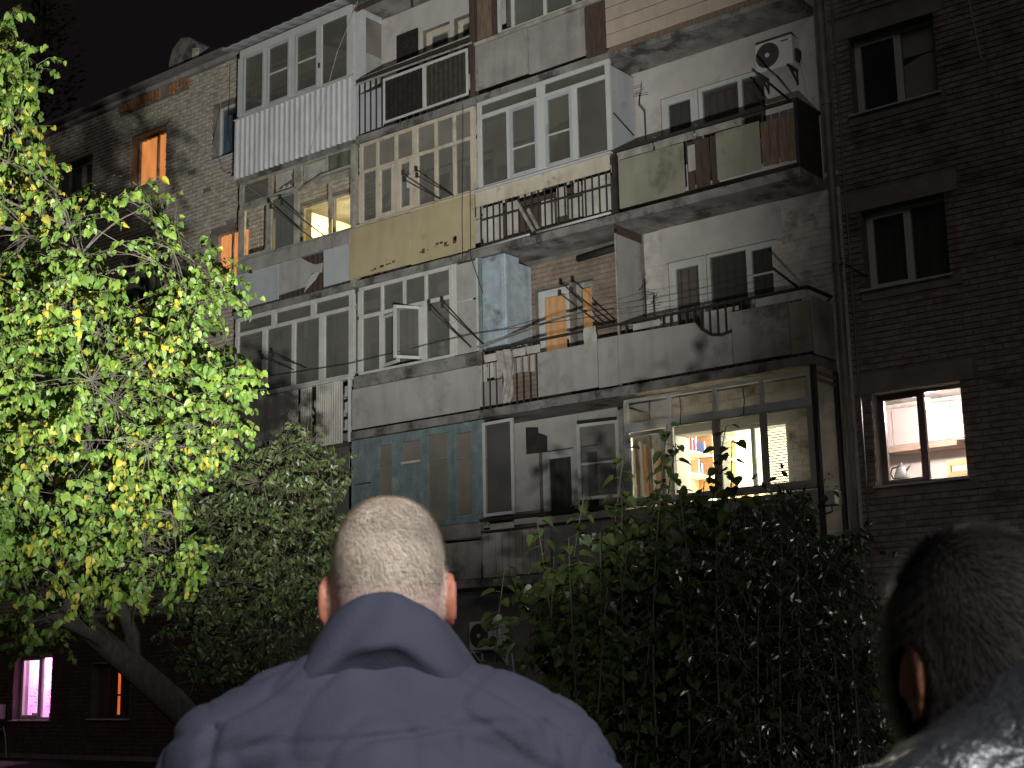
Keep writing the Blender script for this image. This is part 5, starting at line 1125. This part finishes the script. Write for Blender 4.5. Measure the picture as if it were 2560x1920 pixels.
    def folds(p, n):
        x, y, z = p; ax = abs(x); d = 0
        d += .008 * noise.noise(Vector((x * 6 + z * 5, y * 5, z * 7 - x * 4)) + rs2) + .005 * noise.noise(Vector((x * 4 - z * 9, y * 5, z * 10 + abs(x) * 12)) + rs2) + .0035 * noise.noise(Vector((x * 9 + z * 14, y * 9, z * 16 - x * 10)) + rs2)
        for kx, kz, sd in ((5, 9, 0.), (7, 5, 5.)):
            rr = 1 - abs(noise.noise(Vector((x * kx + z * 3, y * 4, z * kz - x * 6 + sd)) + rs2)); d -= (.0032 if not leather else .0045) * (max(0, rr - .84) / .16) ** 2
        wr = 1 - abs(noise.noise(Vector((x * 4 + z * 2, y * 4, (z + .55 * ax) * 24)) + rs2)); d -= .0055 * (max(0, wr - .78) / .22) ** 2 * min(1, max(0, ax - .07) / .09)
        if leather: d += .011 * (abs(noise.noise(Vector((x * 9 + z * 7, y * 9, z * 14 - x * 4)) + rs2)) - .2) + .0035 * abs(noise.noise(Vector((x * 30, y * 30, z * 34)) + rs2))
        else:
            arm = max(0, (ax - .13) / .1); d += min(1, arm) * .009 * math.sin((z * 1.0 + ax * .9) * 42 + 3 * noise.noise(Vector((x * 4, y * 4, z * 4)))) * max(0, 1.5 - z) * 2
            for zs_ in (1.455, 1.30, 1.15, 1.0):
                if n.y < .5 and ax < .2: d -= .0055 * math.exp(-((z - zs_ - .010 * math.sin(x * 9)) / .0042) ** 2) * max(0, 1 - (ax / .19) ** 4)
            d += .006 * math.sin(((z - 1.0) / .15) * math.pi) ** 2 if z < 1.455 else 0
        if z < 1.47: d -= (.009 if x < 0 else .005) * math.exp(-((ax - (.215 - .25 * max(0, z - 1.36) + .02 * math.sin(z * 14))) / .009) ** 2) * (1 if n.y < .6 else 0)
        return d
    jk = skinned(bm, 'jacket', [jacket_m], .0062, 9, body, folds)
    b = MB(); prof = [(.076, 1.49), (.072, 1.56), (.071, 1.60), (.073, 1.622), (.080, 1.634), (.090, 1.631), (.100, 1.618), (.110, 1.602), (.119, 1.586), (.127, 1.571), (.131, 1.560), (.130, 1.553), (.124, 1.549), (.115, 1.54), (.1, 1.50), (.09, 1.47)]
    if leather: prof = [(.076, 1.46), (.073, 1.53), (.074, 1.57), (.080, 1.586), (.090, 1.584), (.106, 1.562), (.124, 1.538), (.138, 1.52), (.140, 1.511), (.130, 1.508), (.108, 1.512)]
    NT = 64
    for i in range(NT + 1):
        th = math.radians(-158 + 316 * i / NT); sn, cs = math.sin(th), math.cos(th)
        for j, (r, z) in enumerate(prof):
            w = .010 * noise.noise(Vector((th * 1.6, j * .22, seed))) + .006 * noise.noise(Vector((th * 4 + j * .3, j * .35, seed + 4))) * (j > 3); zz = z - .055 * sn * sn * (.4 + j / 14) - .02 * (1 - cs) * .5 + ((.009 * math.sin(th * 2.3 + .9 + seed) + .012 * noise.noise(Vector((th * 2.4, 0, seed + 2)))) * min(1, (j - 4) / 4) if j > 4 else 0)
            fl_ = min(1, max(0, j - 4) / 9); w += (.030 * fl_ * sn * sn if not leather else .022 * min(1, fl_ * 3)); zz -= .016 * fl_ * sn * sn
            b.v.append((hx * .6 + (r + w) * sn, -.014 + hy * .4 - (r + w) * (.93 if cs < 0 else .93 - .13 * cs) * cs, zz))
    m_ = len(prof)
    for i in range(NT):
        for j in range(m_ - 1): q = i * m_ + j; b.f.append((q, q + 1, q + m_ + 1, q + m_))
    b.build('collar', jacket_m, jk, smooth=True)
    bm = bmesh.new()
    for s in (-1, 1): chain(bm, [((s * .09, -.01, .93), .118), ((s * .108, 0, .5), .088), ((s * .112, -.02, .1), .074)])
    skinned(bm, 'trousers', [trousers_m], .01, 4, body)
    for s in (-1, 1):
        bm = bmesh.new(); ell(bm, (s * .115, .05, .05), (.052, .145, .05)); ell(bm, (s * .115, -.03, .07), (.05, .06, .06)); skinned(bm, 'shoe', [mat('black_shoe', (.02, .02, .02), .4, .2, 5, .1)], .01, 3, body)
    body.location = loc; body.rotation_euler = (0, 0, yaw); body.scale = (k, k, k); return body
m_navy = mat('slate_blue_jacket_fabric', (.064, .067, .094), .72, .1, 4, .2, 420, spec=.25)
m_leather = mat('black_leather', (.020, .021, .024), .42, .25, 6, .3, 90, spec=1.0, coat=.4)
YAW = math.radians(38.3); q = pd(838, 1200, 1.96)
person('man with cropped fair hair in a slate blue padded jacket, seen from behind', (q.x, q.y, 0), YAW, 1.765, (.72, .61, .49), .008, (-.035, .075), m_navy, mat('dark_trousers', (.03, .03, .035), .8), skin_mat('fair_skin', (.68, .49, .41), 0), skin_mat('ear_skin', (.62, .24, .15), 1), seed=1)
q = pd(2066, 1300, 1.34); qa = Vector((.783, .622, 0)) * .10
person('dark-haired man in a shiny black leather jacket, seen from behind', (q.x + qa.x, q.y + qa.y, 0), YAW + math.radians(17), 1.645, (.038, .033, .029), .026, (-.11, .03), m_leather, mat('jeans', (.03, .035, .05), .8), skin_mat('tan_skin', (.42, .23, .15), 0), skin_mat('tan_ear_skin', (.20, .08, .04), 1), lean=(-.05, .05), hdrop=.075, leather=True, hair_cap=.007, seed=2)

# ------------------------------------------------------------------ the lamps that light the yard
t = thing('floodlight', 'small white LED work floodlight on a low tripod in the yard', 'floodlight', (FLOOD.x, FLOOD.y, 0)); fd = (Vector(FLOOD_T) - FLOOD).normalized(); c = FLOOD - fd * .14
part(t, MB().bar(c - fd * .05, c + fd * .05, .24, .2), 'housing', m_dark, bevel=.01); part(t, MB().bar(c + fd * .05, c + fd * .056, .2, .16), 'lens', glow('floodlight_lens', (1, .98, .9), 20))
fh = Vector((fd.x, fd.y, 0)).normalized(); fs = Vector((fh.y, -fh.x, 0)); b = MB(); e0 = FLOOD - fd * .06 + Vector((0, 0, -.12)); e1 = FLOOD + fh * .42 + Vector((0, 0, .06))
b.v = [tuple(e0 - fs * .14), tuple(e0 + fs * .14), tuple(e1 + fs * .5), tuple(e1 - fs * .5)]; b.v += [(x, y, z - .006) for x, y, z in b.v]; b.f = [(0, 1, 2, 3), (7, 6, 5, 4), (0, 4, 5, 1), (1, 5, 6, 2), (2, 6, 7, 3), (3, 7, 4, 0)]
part(t, b, 'added_beam_cutoff', mat('beam_cutoff_black', (.002, .002, .002), 1.0, .1, 3, 0, spec=0.0))  # unseen plate added to keep the beam off the tree foot and lower wall
for k in range(3): a = k * 2.094; part(t, MB().tube([tuple(c + Vector((0, 0, -.1))), (c.x + .3 * math.cos(a), c.y + .3 * math.sin(a), 0.01)], .012, 6), 'leg', m_dark)
flood_light.parent = t; flood_light.matrix_parent_inverse = Matrix.Translation(-t.location)
t = thing('street_lamp', 'tall steel street lamp with a white LED head behind the two men', 'street lamp', (LAMP.x + 1.2, LAMP.y, 0)); q = Vector((LAMP.x + 1.2, LAMP.y, 0))
part(t, MB().tube([tuple(q), tuple(q + Vector((0, 0, 4))), tuple(q + Vector((0, 0, LAMP.z + .1)))], .07, 10, .045), 'pole', m_pipe, True); part(t, MB().tube([tuple(q + Vector((0, 0, LAMP.z + .1))), (LAMP.x + .6, LAMP.y, LAMP.z + .28), (LAMP.x, LAMP.y, LAMP.z + .22)], .03, 8), 'arm', m_pipe, True)
part(t, MB().box(LAMP.x - .3, LAMP.x + .2, LAMP.y - .12, LAMP.y + .12, LAMP.z + .14, LAMP.z + .26), 'lamp_head', m_dark, bevel=.03); part(t, MB().box(LAMP.x - .25, LAMP.x + .15, LAMP.y - .1, LAMP.y + .1, LAMP.z + .12, LAMP.z + .139), 'lens', glow('street_lamp_lens', (.95, .97, 1), 15))
lamp_light.parent = t; lamp_light.matrix_parent_inverse = Matrix.Translation(-t.location)
